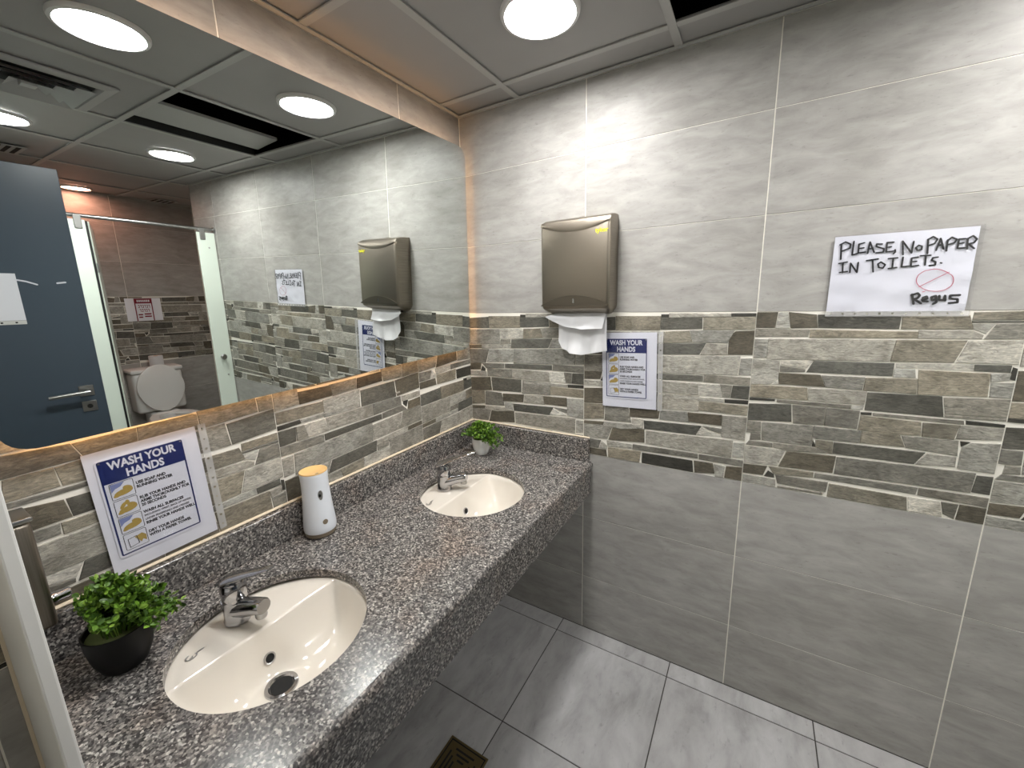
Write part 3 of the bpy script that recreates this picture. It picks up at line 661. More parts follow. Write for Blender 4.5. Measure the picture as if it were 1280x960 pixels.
def make_basin(loc, label):
    t = thing('washbasin', label, 'sink', loc, group=None)
    RX, RY = BRX + .018, BRY + .018; xc = -.052; D = .112
    bm = bmesh.new()
    us = [-1, -.985, -.95, -.9, -.83, -.75, -.65, -.55, -.45, -.36] ; us = [RX * u for u in us] + [xc - .02, xc - .008, xc - .003, xc, xc + .003, xc + .008] + [xc + .014 + .008 * k for k in range(29)]
    us = sorted(u for u in us if u < RX * .995) + [RX * .996]
    nv = 44; rows = []
    def zf(x, y):
        r = math.sqrt((x / RX) ** 2 + (y / RY) ** 2); s1 = max(0, (1 - r)) * RY - .018; s2 = x - xc
        s2 = max(s2, 0)
        s1 = max(s1, 0)
        k = .02; h = max(0, min(1, .5 + .5 * (s2 * .9 - s1) / k)); s = s2 * .9 * (1 - h) + s1 * h - k * h * (1 - h) * .6
        s = max(s, 0)
        lip = -.002 - .006 * max(0, min(1, (x - xc) / -.1)) if x < xc else -.002
        z = lip - D * math.tanh(s / .046); q = max(0, min(1, (math.hypot(x - .026, y + .018) - .034) / .045)); q = q * q * (3 - 2 * q); return z * q + (-.104) * (1 - q)
    for x in us:
        hy = RY * math.sqrt(max(0, 1 - (x / RX) ** 2)); hy = max(hy, .004)
        rows.append([bm.verts.new((x, hy * math.sin(PI / 2 * (2 * k / nv - 1)), zf(x, hy * math.sin(PI / 2 * (2 * k / nv - 1))))) for k in range(nv + 1)])
    for A, B in zip(rows, rows[1:]):
        for i in range(nv): bm.faces.new((A[i], B[i], B[i + 1], A[i + 1]))
    # outer shell
    top = bm.edges[:] ; bed = [e for e in bm.edges if e.is_boundary]
    ex = bmesh.ops.extrude_edge_only(bm, edges=bed); vv = [g for g in ex['geom'] if isinstance(g, bmesh.types.BMVert)]
    for v_ in vv: v_.co.z -= .03; v_.co.x *= .97; v_.co.y *= .97
    ex = bmesh.ops.extrude_edge_only(bm, edges=[g for g in ex['geom'] if isinstance(g, bmesh.types.BMEdge)]); vv = [g for g in ex['geom'] if isinstance(g, bmesh.types.BMVert)]
    for v_ in vv: v_.co.z = -.15; v_.co.x *= .45; v_.co.y *= .45
    o = obj('bowl', bm, M['ceramic'], t, world=False, smooth='all')
    dx, dy = .026, -.018; dz = zf(dx, dy)
    bm = lathe(bmesh.new(), [(.034, dz + .0005), (.033, dz + .004), (.026, dz + .0045), (.022, dz - .001), (.020, dz + .0005), (.034, dz + .0005)], 36, dx, dy)
    dr_ = obj('drain_ring', bm, M['chrome'], t, world=False, smooth=True)
    bm = lathe(bmesh.new(), [(0, dz + .0018), (.0225, dz + .0018), (.0225, dz + .0008), (0, dz + .0008)], 28, dx, dy); obj('drain_hole', bm, M['dark_hole'], dr_, world=False)
    ox = xc + .020; oy = -.008; oz = zf(ox, oy); sl = math.atan((zf(ox + .006, oy) - zf(ox - .006, oy)) / .012)
    for nm, pf, mm in (('overflow_ring', [(.0085, .0005), (.013, .0005), (.0125, .003), (.0095, .003), (.0085, .0005)], 'chrome'), ('overflow_hole', [(0, .0018), (.0092, .0018), (.0092, .0006), (0, .0006)], 'dark_hole')):
        bm = lathe(bmesh.new(), pf, 24); bmesh.ops.rotate(bm, verts=bm.verts, matrix=Matrix.Rotation(-sl, 3, 'Y')); bmesh.ops.translate(bm, verts=bm.verts, vec=(ox, oy, oz))
        obj(nm, bm, M[mm], t, world=False, smooth=True)
    bm = bmesh.new(); cxm, cym = -.108, -.120; z_ = zf(cxm, cym) + .0012
    ribbon(bm, [(cxm + .008 * math.cos(a_), cym + .010 * math.sin(a_)) for a_ in [math.radians(d) for d in range(120, -170, -24)]], .0024, z_)
    ribbon(bm, [(cxm - .001, cym + .002), (cxm + .004, cym + .001), (cxm + .003, cym - .004)], .002, z_ + .0001)
    ribbon(bm, [(cxm - .004, cym + .012), (cxm - .004, cym + .024)], .0032, z_)
    obj('maker_mark', bm, M['satin'], t, world=False, label='small grey printed emblem')
    return t
b1 = make_basin((basins[0][0], basins[0][1], CZ - .0225), 'white undermount washbasin nearest the camera, big one beside the black plant pot')
b2 = dup(b1, (basins[1][0], basins[1][1], CZ - .0225), label='white undermount washbasin at the far end of the counter, near the white plant pot')

def make_faucet(loc, rz, label):
    t = thing('faucet', label, 'faucet', loc)
    bm = lathe(bmesh.new(), [(0, 0), (.0262, 0), (.0268, .004), (.0250, .008), (.0245, .03), (.0250, .048), (.0258, .056), (0, .056)], 36)
    for v_ in bm.verts:
        q = 1 - v_.co.z / .056; v_.co.x = v_.co.x * (1 + .32 * max(0, min(1, v_.co.x / .02)) * (1 if v_.co.z > .02 else .55)) + .002
    obj('body', bm, M['chrome'], t, world=False, smooth=True)
    bm = tube(bmesh.new(), [(.002, 0, .031), (.03, 0, .038), (.055, 0, .046), (.076, 0, .052), (.088, 0, .0545), (.094, 0, .055)], .016, 12, [.0235, .0235, .0215, .0198, .0195, .0175], .9)
    sp = obj('spout', bm, M['chrome'], t, world=False, smooth=True)
    bm = lathe(bmesh.new(), [(0, -.012), (.0115, -.012), (.0125, -.009), (.0125, .006), (0, .006)], 22); bmesh.ops.translate(bm, verts=bm.verts, vec=(.082, 0, .038))
    obj('aerator', bm, M['satin'], sp, world=False, smooth=True)
    bm = lathe(bmesh.new(), [(0, .0565), (.0258, .0565), (.0264, .061), (.0256, .064), (.0268, .067), (.0272, .088), (.024, .099), (.012, .105), (0, .106)], 32)
    for v_ in bm.verts: v_.co.x += .006
    obj('cartridge_cap', bm, M['chrome'], t, world=False, smooth=True)
    bm = bmesh.new(); secs = []
    for u, w, th, z in ((-.026, .017, .005, .096), (-.017, .026, .008, .102), (.006, .028, .009, .109), (.03, .0245, .007, .119), (.065, .0195, .0055, .133), (.10, .0165, .0045, .147), (.122, .0145, .004, .156), (.130, .011, .003, .158)):
        secs.append([(u + .002, w * math.cos(a_), z + th * math.sin(a_)) for a_ in [2 * PI * k / 16 for k in range(16)]])
    loft(bm, secs)
    obj('lever', bm, M['chrome'], t, world=False, smooth=True)
    t.rotation_euler = (0, 0, rz); return t
f1 = make_faucet((.186, -1.205, CZ - .026), math.radians(13), 'chrome single-lever faucet on the near washbasin')
f2 = dup(f1, (.190, -.462, CZ - .026), math.radians(22), 'chrome single-lever faucet on the far washbasin')

# ---------------------------------------------------------------- air freshener
ax, ay = .0735, -.906
af = thing('air_freshener', 'white automatic air freshener with a tan top, between the two basins', 'air freshener', (ax, ay, CZ))
prof = [(r * 1.1, z) for r, z in [(.0415, .016), (.0425, .021), (.0425, .03), (.0405, .06), (.0375, .10), (.0355, .135), (.0348, .165), (.0352, .192), (.0356, .199)]]
bm = lathe(bmesh.new(), [(0, .016)] + prof + [(.038, .2015), (.0363, .200), (0, .200)], 40); obj('case', bm, M['white_plastic'], af, world=False, smooth=True)
bm = lathe(bmesh.new(), [(0, .0008), (.040, .0008), (.044, .004), (.0454, .0158), (0, .0158)], 40); obj('base_ring', bm, M['taupe'], af, world=False, smooth=True)
bm = lathe(bmesh.new(), [(0, .2020), (.034, .2026), (.037, .2050), (.0387, .2050), (.0394, .2020), (.038, .2016), (0, .2016)], 40); tp = obj('top_cap', bm, M['tan'], af, world=False, smooth=True)
fa = math.radians(-15)
def on_case(bm, pts, rr, az, z0, dz=.0):
    """flat patch of outline pts (u, v) laid on the case surface"""
    out = []
    for u, v_ in pts:
        z = z0 + v_; r = next((a[0] + (b[0] - a[0]) * (z - a[1]) / (b[1] - a[1]) for a, b in zip(prof, prof[1:]) if a[1] <= z <= b[1]), .04) + rr
        th = az + u / r; out.append(bm.verts.new((r * math.cos(th), r * math.sin(th), z)))
    bm.faces.new(out)
tear = [(.0075 * math.sin(a_) * (1 if math.cos(a_) < 0 else .8), -.012 * math.cos(a_) if math.cos(a_) > 0 else -.018 * math.cos(a_)) for a_ in [2 * PI * k / 20 for k in range(20)]]
bm = bmesh.new(); on_case(bm, tear, .0005, fa, .134); obj('nozzle_recess', bm, M['satin'], af, world=False, label='grey teardrop spray opening')
bm = bmesh.new(); on_case(bm, [(-.002 + .0035 * math.sin(a_), .002 + .005 * math.cos(a_)) for a_ in [2 * PI * k / 14 for k in range(14)]], .0009, fa, .134); obj('nozzle', bm, M['dark_hole'], af, world=False)
bm = bmesh.new(); on_case(bm, [(.0078 * math.sin(a_), .0078 * math.cos(a_)) for a_ in [2 * PI * k / 20 for k in range(20)]], .0004, fa + .06, .052); on_case(bm, [(.0062 * math.sin(a_), .0062 * math.cos(a_)) for a_ in [2 * PI * k / 20 for k in range(20)]], .0008, fa + .06, .052)
obj('sensor', bm, M['taupe'], af, world=False, label='small taupe sensor dot')
obj('finger_notch', nbox(.028, .0355, -.013, -.004, .2022, .2048, .001), M['taupe'], tp, world=False)

# ---------------------------------------------------------------- plants
def plant(name_label, loc, r_top, r_bot, h, pot_mat, seed, n_stem, spread, height, leaf, droop_dir, ymin=-1):
    t = thing('potted_plant', name_label, 'plant', loc)
    bm = lathe(bmesh.new(), [(0, .0008), (r_bot * .92, .0008), (r_bot, .004), (r_bot + (r_top - r_bot) * .60, h * .35), (r_bot + (r_top - r_bot) * .94, h * .75), (r_top, h), (r_top - .003, h), (r_top * .84, h * .72), (0, h * .70)], 36)
    obj('pot', bm, M[pot_mat], t, world=False, smooth=True)
    obj('soil', lathe(bmesh.new(), [(0, h * .90), (r_top * .90, h * .88), (r_top * .88, h * .80), (0, h * .80)], 24), M['soil'], t, world=False)
    R = random.Random(seed); lv = bmesh.new(); stm = bmesh.new()
    def leaf_at(p, d, s):
        d = d.normalized(); a = d.cross(Vector((R.uniform(-1, 1), R.uniform(-1, 1), R.uniform(-.2, 1)))).normalized(); nrm = a.cross(d)
        q = [p, p + d * s * .3 + a * s * .32 + nrm * s * .08, p + d * s * .72 + a * s * .30 + nrm * s * .06, p + d * s, p + d * s * .72 - a * s * .30 + nrm * s * .06, p + d * s * .3 - a * s * .32 + nrm * s * .08, p + d * s * .5 - nrm * s * .02]
        v_ = [lv.verts.new(x) for x in q]
        lv.faces.new((v_[0], v_[1], v_[2], v_[6])); lv.faces.new((v_[6], v_[2], v_[3])); lv.faces.new((v_[0], v_[6], v_[4], v_[5])); lv.faces.new((v_[6], v_[3], v_[4]))
    for k in range(n_stem):
        az = R.uniform(0, 2 * PI); u = R.random() ** .5; rad = u * spread; top = height * (1 - .62 * u ** 1.6) * R.uniform(.75, 1.08)
        if k < n_stem * .12: az = droop_dir + R.uniform(-.6, .6); rad = spread * R.uniform(.9, 1.4); top = R.uniform(-.018, .02)
        p2y = None; p0 = Vector((math.cos(az) * r_top * .5 * u, math.sin(az) * r_top * .5 * u, h * .88)); p2 = Vector((math.cos(az) * rad, math.sin(az) * rad, h + top)); p2.y = max(p2.y, ymin); p1 = (p0 + p2) / 2 + Vector((0, 0, height * .28))
        pts = [p0 * (1 - s) ** 2 + p1 * 2 * s * (1 - s) + p2 * s * s for s in [i / 6 for i in range(7)]]
        tube(stm, pts, .0008, 4)
        for i in range(2, 7):
            d = (pts[i] - pts[i - 1])
            for _ in range(3):
                leaf_at(pts[i], d.normalized() * .4 + Vector((R.uniform(-1, 1), R.uniform(-1, 1), R.uniform(-.3, .9))), leaf * R.uniform(.7, 1.2))
    for v_ in list(lv.verts) + list(stm.verts):
        if ymin > -1 and v_.co.y < ymin - .006: v_.co.y = ymin - .006 + .1 * (v_.co.y - ymin + .006)
    obj('stems', stm, M['leaf'], t, world=False, kind='stuff'); obj('foliage', lv, M['leaf'], t, world=False, kind='stuff')
    return t
plant('small bushy green plant in a white pot, in the counter corner', (.150, -.145, CZ),   .043, .030, .076, 'white_ceramic', 3, 110, .082, .070, .0130, -.35)
plant('bushy green plant in a glossy black pot, left of the near washbasin', (.148, -1.388, CZ), .053, .036, .088, 'black_pot', 11, 150, .074, .104, .0128, .9, -.036)

# ---------------------------------------------------------------- towel dispenser
FWR = Matrix(((1, 0, 0), (0, 0, -1), (0, 1, 0)))          # local x right, y up, z out of the far wall
MWR = Matrix(((0, 0, 1), (1, 0, 0), (0, 1, 0)))           # the same for the mirror wall
td = thing('towel_dispenser', 'brushed dark steel paper towel dispenser on the tiled wall', 'dispenser', (.580, -.0002, 1.470), FWR)
def rrect(hw, d, y, r=.012, n=4):
    pts = [(-hw, y, 0)]
    for cx, sgn in ((-hw + r, -1), (hw - r, 1)):
        A = [(PI - PI / 2 * k / n) if sgn < 0 else (PI / 2 - PI / 2 * k / n) for k in range(n + 1)]
        pts += [(cx + r * math.cos(a_), y, max(d - r, .001) + r * math.sin(a_)) for a_ in A]
    return pts + [(hw, y, 0)]
secs = [(0, .118, .045), (.010, .127, .070), (.022, .136, .094), (.034, .138, .099), (.20, .138, .100), (.318, .138, .100), (.334, .1378, .097), (.346, .137, .088), (.354, .1365, .074), (.359, .136, .052), (.361, .1355, .02)]
obj('case', loft(bmesh.new(), [rrect(w, d, y) for y, w, d in secs]), M['steel'], td, world=False, smooth='30')
arc = lambda x, e, m: e + (m - e) * (1 - (x / .1365) ** 2)
xs_ = [-.1365 + .273 * k / 24 for k in range(25)]
bm = bmesh.new(); prism(bm, [(x, arc(x, .036, .072), .1000) for x in xs_] + [(x, .030 + .002, .1000) for x in xs_[::-1]], lambda v_: v_ + Vector((0, 0, .004)))
obj('lower_lip', bm, M['lip'], td, world=False)
bm = bmesh.new(); R1 = [bm.verts.new((x, arc(x, .330, .304), .1010 if abs(x) < .13 else .0985)) for x in xs_]; R2 = [bm.verts.new((x, arc(x, .332, .318), .1042 if abs(x) < .13 else .0985)) for x in xs_]; R3 = [bm.verts.new((x, .345, .0925)) for x in xs_]
for A, B in ((R1, R2), (R2, R3)):
    for i in range(24): bm.faces.new((A[i], A[i + 1], B[i + 1], B[i]))
obj('top_visor', bm, M['steel'], td, world=False, smooth='60')
bm = nbox(-.0022, .0022, .044, .060, .1042, .1052); tube(bm, [(0, .046, .1042), (0, .046, .1056)], .0034, 12); obj('key_slot', bm, M['chrome'], td, world=False)
obj('top_latch', nbox(-.012, .012, .3605, .3665, .002, .02, .002), M['steel'], td, world=False)
obj('maker_name', text_bm('tyker', .0225, .107, .298, .1016, 'CENTER', .0004), M['yellow'], td, world=False, label='small yellow lettering')
# --- paper towels
def sheet(name, label, top, bot, zt, zb, amp, seed, nu=26, nv=14):
    R = random.Random(seed); bm = bmesh.new(); ph = [R.uniform(0, 6) for _ in range(4)]; g = []
    lerp = lambda P, u: next((Vector(a[1:]) .lerp(Vector(b[1:]), (u - a[0]) / (b[0] - a[0])) for a, b in zip(P, P[1:]) if a[0] <= u <= b[0]), Vector(P[-1][1:]))
    for j in range(nv + 1):
        v_ = j / nv; row = []
        for i in range(nu + 1):
            u = i / nu; p = lerp(top, u).lerp(lerp(bot, u), v_)
            z = zt + (zb - zt) * v_ + amp * v_ * (math.sin(9 * u + ph[0]) + .7 * math.sin(17 * u + ph[1] + 2 * v_) + .4 * math.sin(27 * u + ph[2])) + amp * .5 * math.sin(6 * v_ + ph[3] + 4 * u)
            row.append(bm.verts.new((p.x, p.y, z)))
        g.append(row)
    for A, B in zip(g, g[1:]):
        for i in range(nu): bm.faces.new((A[i], A[i + 1], B[i + 1], B[i]))
    t = thing('paper_towel', label, 'paper towel', (.58, -.0002, 1.470), FWR)
    obj('sheet', bm, M['towel'], t, world=False, smooth='all'); return t
sheet('paper_towel', 'white paper towel hanging lowest below the dispenser', [(0, -.085, .004), (1, .112, .006)], [(0, -.088, -.110), (.12, -.070, -.140), (.35, -.035, -.158), (.6, .02, -.162), (1, .118, -.142)], .045, .052, .0052, 5)
sheet('paper_towel', 'folded white paper towel flap just under the dispenser slot', [(0, -.098, .002), (1, .110, .006)], [(0, -.132, -.010), (.15, -.105, -.028), (.4, -.05, -.050), (.7, .02, -.058), (1, .104, -.055)], .050, .074, .0034, 8)

# ---------------------------------------------------------------- signs
def rpoly(x0, x1, y0, y1, r, z, n=5):
    P = []
    for cx, cy, a0 in ((x1 - r, y1 - r, 0), (x0 + r, y1 - r, PI / 2), (x0 + r, y0 + r, PI), (x1 - r, y0 + r, 1.5 * PI)):
        P += [(cx + r * math.cos(a0 + PI / 2 * k / n), cy + r * math.sin(a0 + PI / 2 * k / n), z) for k in range(n + 1)]
    return P
def plate(x0, x1, y0, y1, r, z, th): return prism(bmesh.new(), rpoly(x0, x1, y0, y1, r, z), lambda v_: v_ - Vector((0, 0, th)))
def ringplate(x0, x1, y0, y1, r, w, z):
    bm = bmesh.new(); A = [bm.verts.new(p) for p in rpoly(x0, x1, y0, y1, r, z)]; B = [bm.verts.new(p) for p in rpoly(x0 + w, x1 - w, y0 + w, y1 - w, max(r - w, .0005), z)]
    n = len(A)
    for i in range(n): bm.faces.new((A[i], A[(i + 1) % n], B[(i + 1) % n], B[i]))
    return bm
def sleeve(t, x0, x1, y0, y1, side, z=.0042):
    """clear punched pocket: film over the sheet and a milky strip with punched holes on one side"""
    if side == 'right': fx0, fx1, fy0, fy1 = x0, x1 - .017, y0, y1
    else: fx0, fx1, fy0, fy1 = x0, x1, y0 + .015, y1
    obj('sleeve_film', nbox(fx0, fx1, fy0, fy1, z, z + .0003), M['sleeve'], t, world=False)
    bm = bmesh.new(); L0, L1 = (y0, y1) if side == 'right' else (x0, x1); w = .017 if side == 'right' else .015; n = 11; c0 = (x1 - w) if side == 'right' else y0
    for k in range(n):
        a, b = L0 + (L1 - L0) * k / n, L0 + (L1 - L0) * (k + 1) / n; m_ = (a + b) / 2; r = (.0033 if k % 3 else .0022); c = c0 + w / 2
        sq = []
        for q in range(12):
            th = 2 * PI * q / 12 + PI / 12; cs, sn = math.cos(th), math.sin(th); f = 1 / max(abs(cs), abs(sn)); sq.append(((b - a) / 2 * cs * f, w / 2 * sn * f, r * cs, r * sn))
        P = lambda l, c_: (c_, l, z) if side == 'right' else (l, c_, z)
        O = [bm.verts.new(P(m_ + s[0], c + s[1])) for s in sq]; I = [bm.verts.new(P(m_ + s[2], c + s[3])) for s in sq]
        for q in range(12): bm.faces.new((O[q], O[(q + 1) % 12], I[(q + 1) % 12], I[q]))
    obj('punched_strip', bm, M['strip'], t, world=False)
def wash_sign(label, loc, frame, roll, sc, dx=0, dy=0):
    t = thing('hand_washing_sign', label, 'sign', loc, frame @ Matrix.Rotation(roll, 3, 'Z'))
    t.scale = (sc, sc, sc)
    obj('sheet', nbox(-.105, .105, -.1485, .1485, .0, .001), M['paper'], t, world=False)
    bx0, bx1, by0, by1 = -.086 + dx, .072 + dx, -.108 + dy, .125 + dy
    obj('sign_board', plate(bx0 - .004, bx1 + .008, by0 - .006, by1 + .003, .010, .0024, .0012), M['sign_white'], t, world=False)
    obj('blue_border', ringplate(bx0, bx1, by0, by1, .004, .0032, .0027), M['blue'], t, world=False)
    obj('blue_header', plate(bx0 + .001, bx1 - .001, by1 - .055, by1 - .001, .003, .0029, .0003), M['blue'], t, world=False)
    mx = (bx0 + bx1) / 2
    obj('title_line', text_bm('WASH YOUR', .0262, mx, by1 - .0160, .0031, 'CENTER', .0009, .80), M['sign_white'], t, world=False)
    obj('title_line', text_bm('HANDS', .0262, mx, by1 - .0415, .0031, 'CENTER', .0009, .80), M['sign_white'], t, world=False)
    rows = [['USE SOAP AND', 'RUNNING WATER'], ['RUB YOUR HANDS AND', 'ARMS THOROUGHLY FOR', '20 SECONDS'], ['WASH ALL SURFACES', '*INCLUDING: WRIST, BACK OF HANDS,', '*UNDER FINGERNAILS AND CREASES', 'RINSE YOUR HANDS WELL'], ['DRY YOUR HANDS', 'WITH A PAPER TOWEL']]
    for k, ls in enumerate(rows):
        yc = by1 - .077 - k * .0425; bm = bmesh.new(); n = len(ls)
        for i, s in enumerate(ls):
            small = s[0] == '*'; s = s.strip('*')
            merge(bm, text_bm(s, .0068 if small else .0098, bx0 + .055, yc + (n - 1) * .0048 - i * .0096, .0028, 'LEFT', .00018 if small else .00045, .84 if not small else .80))
        obj('instruction', bm, M['text'], t, world=False)
        px = bx0 + .0305
        pf = obj('pictogram', ringplate(px - .021, px + .021, yc - .020, yc + .020, .003, .0011, .0028), M['text'], t, world=False)
        bm = bmesh.new()                                # hands
        if k != 3:
            for cx, cy, rx, ry, an in ((.001, -.006, .017, .007, .15), (.009, .001, .009, .006, -.5), (-.010, -.010, .008, .004, .3)) + (((-.006, .005, .009, .004, .9), (.002, .010, .004, .006, 0)) if k == 1 else ()):
                bm.faces.new([bm.verts.new((px + cx + rx * math.cos(q) * math.cos(an) - ry * math.sin(q) * math.sin(an), yc + cy + rx * math.cos(q) * math.sin(an) + ry * math.sin(q) * math.cos(an), .00285 + cx * .001)) for q in [2 * PI * w / 14 for w in range(14)]])
            obj('hands', bm, M['ochre'], pf, world=False)
            if k != 1:
                bm = bmesh.new(); bm.faces.new([bm.verts.new((px + a, yc + b, .00282)) for a, b in ((-.019, .018), (.006, .018), (-.002, .009), (-.012, .006), (-.019, -.001))]); obj('tap_water', bm, M['pale_blue'], pf, world=False)
        else:
            bm.faces.new([bm.verts.new((px + a, yc + b, .00285)) for a, b in ((-.002, .006), (.012, .010), (.019, .002), (.018, -.012), (.012, -.006), (.008, -.012), (.004, -.004))]); obj('hands', bm, M['ochre'], pf, world=False)
            bm = bmesh.new(); ribbon(bm, [(px - .014, yc + .006), (px + .002, yc + .008), (px + .004, yc - .012), (px - .013, yc - .015), (px - .014, yc + .006)], .0012, .00285); obj('towel_outline', bm, M['text'], pf, world=False)
    for x, y in ((bx0 + .004, by1 - .004), (bx1 - .004, by1 - .004)):
        bm = bmesh.new(); bm.faces.new([bm.verts.new((x + .0022 * math.cos(q), y + .0022 * math.sin(q), .0032)) for q in [PI / 5 * w for w in range(10)]]); obj('corner_pin', bm, M['satin'], t, world=False)
    sleeve(t, -.107, .127, -.1505, .1505, 'right')
    return t
wash_sign('blue and white hand washing sign under the mirror, left of the air freshener', (.0055, -1.2505, 1.1035), MWR, math.radians(1.6), .965, .0, .0)
wash_sign('blue and white hand washing sign on the far wall, beside the towel dispenser', (.772, -.0055, 1.2475), FWR, math.radians(1.6), 1.0, -.003, .0)

# --- handwritten notice
hn = thing('handwritten_notice', 'handwritten white notice about paper in toilets, on the grey tiles', 'notice', (1.511, -.0045, 1.5795), FWR)
bm = bmesh.new(); g = []
for j in range(17):
    row = []
    for i in range(25):
        u, v_ = i / 24, j / 16; x = -.1475 + .295 * u; y = -.108 + .216 * v_
        row.append(bm.verts.new((x, y, .0022 + .0020 * (math.sin(11 * u + 7 * v_) * math.sin(13 * v_ - 5 * u + 1) + .4 * math.sin(23 * u - 17 * v_)) * (1 if v_ < .62 else .3))))
    g.append(row)
for A, B in zip(g, g[1:]):
    for i in range(24): bm.faces.new((A[i], A[i + 1], B[i + 1], B[i]))
obj('sheet', bm, M['paper'], hn, world=False, smooth='all')
INK1 = [[(-129.0, 44.5), (-132.0, 87.5)], [(-135.0, 85.5), (-123.0, 92.5), (-111.0, 85.5), (-111.0, 74.5), (-128.0, 67.5)], [(-104.0, 92.5), (-104.0, 54.5), (-91.0, 58.5)], [(-80.0, 86.5), (-92.0, 83.5), (-91.0, 59.5), (-75.0, 60.5)], [(-91.0, 71.5), (-80.0, 72.5)], [(-70.0, 56.5), (-68.0, 87.5), (-56.0, 58.5)], [(-70.0, 68.5), (-60.0, 69.5)], [(-41.0, 79.5), (-53.0, 80.5), (-53.0, 73.5), (-36.0, 66.5), (-36.0, 57.5), (-52.0, 56.5)], [(-17.0, 82.5), (-31.0, 82.5), (-30.0, 57.5), (-15.0, 58.5)], [(-30.0, 69.5), (-21.0, 70.5)], [(-12.0, 61.5), (-11.0, 55.5), (-14.0, 51.5)], [(6.0, 47.5), (1.0, 83.5), (23.0, 50.5), (24.0, 80.5)], [(35.0, 69.5), (30.0, 63.5), (34.0, 56.5), (42.0, 57.5), (42.0, 66.5), (35.0, 69.5)], [(55.0, 46.5), (52.0, 83.5)], [(51.0, 82.5), (61.0, 89.5), (70.0, 82.5), (66.0, 71.5), (55.0, 67.5)], [(71.0, 53.5), (76.0, 83.5), (85.0, 55.5)], [(73.0, 65.5), (82.0, 67.5)], [(91.0, 50.5), (90.0, 78.5)], [(89.0, 75.5), (97.0, 84.5), (107.0, 78.5), (104.0, 70.5), (92.0, 66.5)], [(123.0, 78.5), (111.0, 78.5), (111.0, 55.5), (125.0, 55.5)], [(111.0, 67.5), (121.0, 68.5)], [(129.0, 52.5), (127.0, 78.5)], [(126.0, 77.5), (136.0, 84.5), (144.0, 75.5), (140.0, 67.5), (130.0, 64.5), (142.0, 52.5)]]
INK2 = [[(-132.0, 32.5), (-113.0, 35.5)], [(-123.0, 33.5), (-121.0, 5.5)], [(-128.0, 6.5), (-110.0, 8.5)], [(-104.0, 5.5), (-105.0, 31.5), (-88.0, 4.5), (-88.0, 32.5)], [(-70.0, 36.5), (-45.0, 39.5)], [(-57.0, 37.5), (-52.0, 4.5)], [(-38.0, 30.5), (-44.0, 25.5), (-41.0, 15.5), (-32.0, 13.5), (-28.0, 22.5), (-38.0, 30.5)], [(-23.0, 38.5), (-4.0, 39.5)], [(-13.0, 38.5), (-12.0, 12.5)], [(-20.0, 11.5), (-3.0, 13.5)], [(7.0, 40.5), (7.0, 14.5), (23.0, 15.5)], [(38.0, 38.5), (25.0, 36.5), (26.0, 14.5), (41.0, 16.5)], [(25.0, 26.5), (36.0, 27.5)], [(42.0, 41.5), (62.0, 41.5)], [(53.0, 40.5), (54.0, 16.5)], [(77.0, 35.5), (67.0, 34.5), (66.0, 27.5), (74.0, 23.5), (74.0, 15.5), (63.0, 14.5)], [(84.0, 20.5), (86.0, 19.5)]]
INK3 = [[(38.0, -61.5), (44.0, -87.5)], [(37.0, -63.5), (49.0, -58.5), (54.0, -64.5), (51.0, -71.5), (44.0, -74.5), (59.0, -86.5)], [(60.0, -76.5), (70.0, -73.5), (68.0, -67.5), (61.0, -71.5), (62.0, -80.5), (72.0, -81.5)], [(86.0, -66.5), (78.0, -69.5), (80.0, -78.5), (87.0, -75.5), (86.0, -66.5), (89.0, -84.5), (83.0, -88.5)], [(93.0, -66.5), (94.0, -77.5), (103.0, -78.5), (104.0, -66.5), (106.0, -79.5)], [(132.0, -65.5), (114.0, -66.5), (114.0, -74.5), (129.0, -76.5), (130.0, -84.5), (114.0, -86.5)]]
INK4 = [[(115.0, -26.5), (115.0, -31.5), (114.0, -36.5), (112.0, -41.5), (109.0, -44.5), (105.0, -48.5), (101.0, -51.5), (95.0, -53.5), (89.0, -54.5), (83.0, -54.5), (76.0, -53.5), (70.0, -52.5), (64.0, -49.5), (58.0, -46.5), (53.0, -42.5), (49.0, -38.5), (45.0, -33.5), (43.0, -28.5), (42.0, -23.5), (42.0, -18.5), (43.0, -13.5), (45.0, -8.5), (48.0, -5.5), (52.0, -1.5), (57.0, 1.5), (63.0, 2.5), (69.0, 4.5), (75.0, 4.5), (82.0, 3.5), (88.0, 1.5), (94.0, -1.5), (99.0, -4.5), (104.0, -8.5), (109.0, -12.5), (112.0, -16.5), (114.0, -21.5), (115.0, -26.5)], [(49.0, -41.5), (104.0, -4.5)], [(58.0, -55.5), (63.0, -53.5)]]

for nm, S, w, mt in (('heading_line', INK1, .0042, 'ink'), ('heading_line', INK2, .0042, 'ink'), ('signature', INK3, .0056, 'ink'), ('crossed_circle', INK4, .0016, 'red_pen')):
    bm = bmesh.new(); z = .0046
    for st in S: ribbon(bm, [(a / 1000, b / 1000) for a, b in st], w, z); z += 2e-5
    obj(nm, bm, M[mt], hn, world=False)
sleeve(hn, -.150, .156, -.122, .111, 'bottom', .0056)

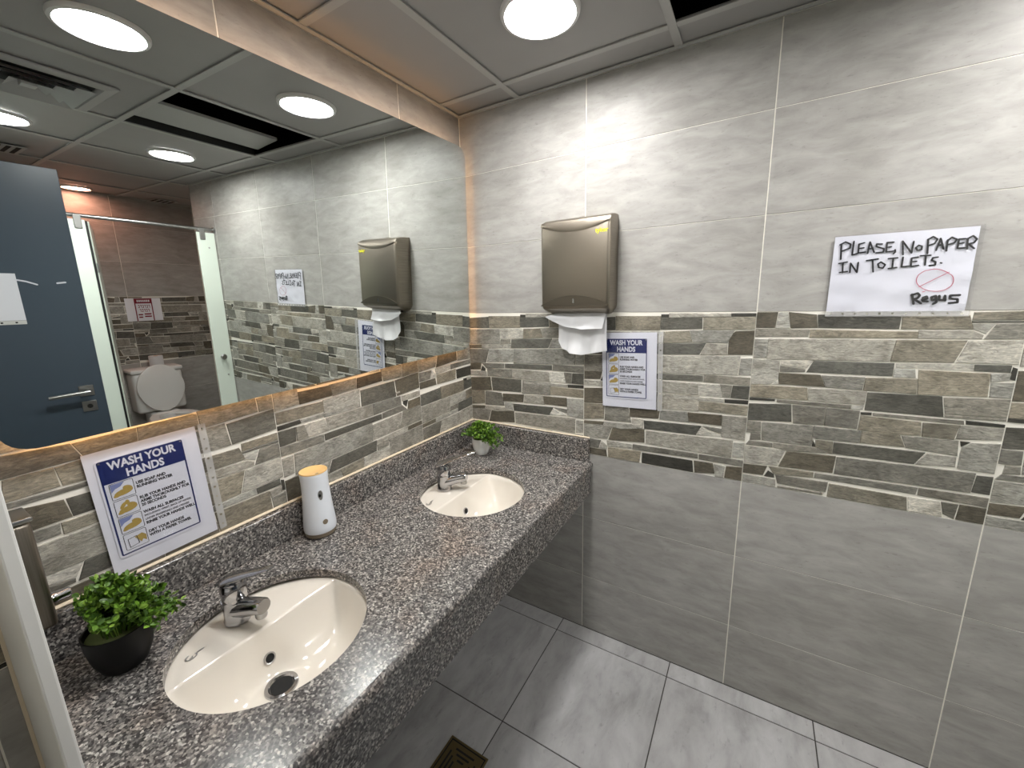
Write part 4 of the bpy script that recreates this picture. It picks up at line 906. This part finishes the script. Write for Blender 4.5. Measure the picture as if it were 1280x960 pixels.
# ---------------------------------------------------------------- soap dispenser, side panel
sp_ = thing('side_panel', 'narrow white panel end standing at the near end of the counter', 'partition', (.1, -1.502, .30))
obj('panel', nbox(.0015, .345, -1.5105, -1.4927, .30, 1.42, .003, 2), M['panel_white'], sp_)
obj('sealant', nbox(.0012, .010, -1.516, -1.5107, .30, 1.42), M['caulk'], sp_)
sd = thing('soap_dispenser', 'brushed steel soap dispenser with a chrome push button, at far left', 'dispenser', (.1, -1.49, .952))
obj('case', nbox(.016, .086, -1.4922, -1.449, .952, 1.168, .008, 3), M['steel'], sd, smooth=True)
obj('lid', nbox(.014, .088, -1.4922, -1.446, 1.1685, 1.178, .003, 2), M['satin'], sd, smooth=True)
bm = tube(bmesh.new(), [(.05, -1.451, .992), (.05, -1.441, .992), (.05, -1.439, .992), (.05, -1.424, .992), (.05, -1.421, .992)], .011, 20, [.012, .012, .0105, .0105, .008])
obj('push_button', bm, M['chrome'], sd, smooth=True)

# ---------------------------------------------------------------- floor drain
fd = thing('floor_drain', 'square aged brass floor drain grate in the floor tiles', 'drain', (.440, -.772, 0))
dx0, dx1, dy0, dy1 = .362, .518, -.850, -.694
bm = nbox(dx0, dx1, dy0, dy1, -.0010, .0005); obj('drain_well', bm, M['dark_hole'], fd)
bm = nbox(dx0, dx1, dy1 - .006, dy1, .0006, .003); box(bm, dx0, dx1, dy0, dy0 + .006, .0006, .003); box(bm, dx0, dx0 + .006, dy0 + .006, dy1 - .006, .0006, .003); box(bm, dx1 - .006, dx1, dy0 + .006, dy1 - .006, .0006, .003)
obj('drain_frame', bm, M['brass'], fd)
bm = nbox(dx0 + .011, dx1 - .011, dy0 + .011, dy1 - .011, .0006, .0024)
gr = obj('drain_grate', bm, M['brass'], fd)
cxd, cyd = .440, -.772
for k in range(4):
    rot = Matrix.Rotation(PI / 2 * k, 3, 'Z')
    for q, (d, l) in enumerate(((.050, .038), (.036, .026), (.022, .013))):
        b_ = nbox(-l, l, d - .0032, d + .0032, .0024, .0028); bmesh.ops.rotate(b_, verts=b_.verts, matrix=rot); bmesh.ops.translate(b_, verts=b_.verts, vec=(cxd, cyd, 0))
        obj('drain_slot', b_, M['dark_hole'], gr)

# ---------------------------------------------------------------- groups of repeats
for nm, g in (('ceiling_lamp', 'round recessed ceiling lamps'), ('washbasin', 'washbasins set in the counter'), ('faucet', 'faucets on the washbasins'), ('paper_towel', 'paper towels under the dispenser'),
              ('hand_washing_sign', 'hand washing signs in plastic sleeves'), ('cubicle_screen', 'fixed fronts of the toilet stalls'), ('potted_plant', 'potted plants on the counter')):
    for o in list(scn.objects):
        if o.parent is None and o.name.split('.')[0] == nm: o['group'] = g
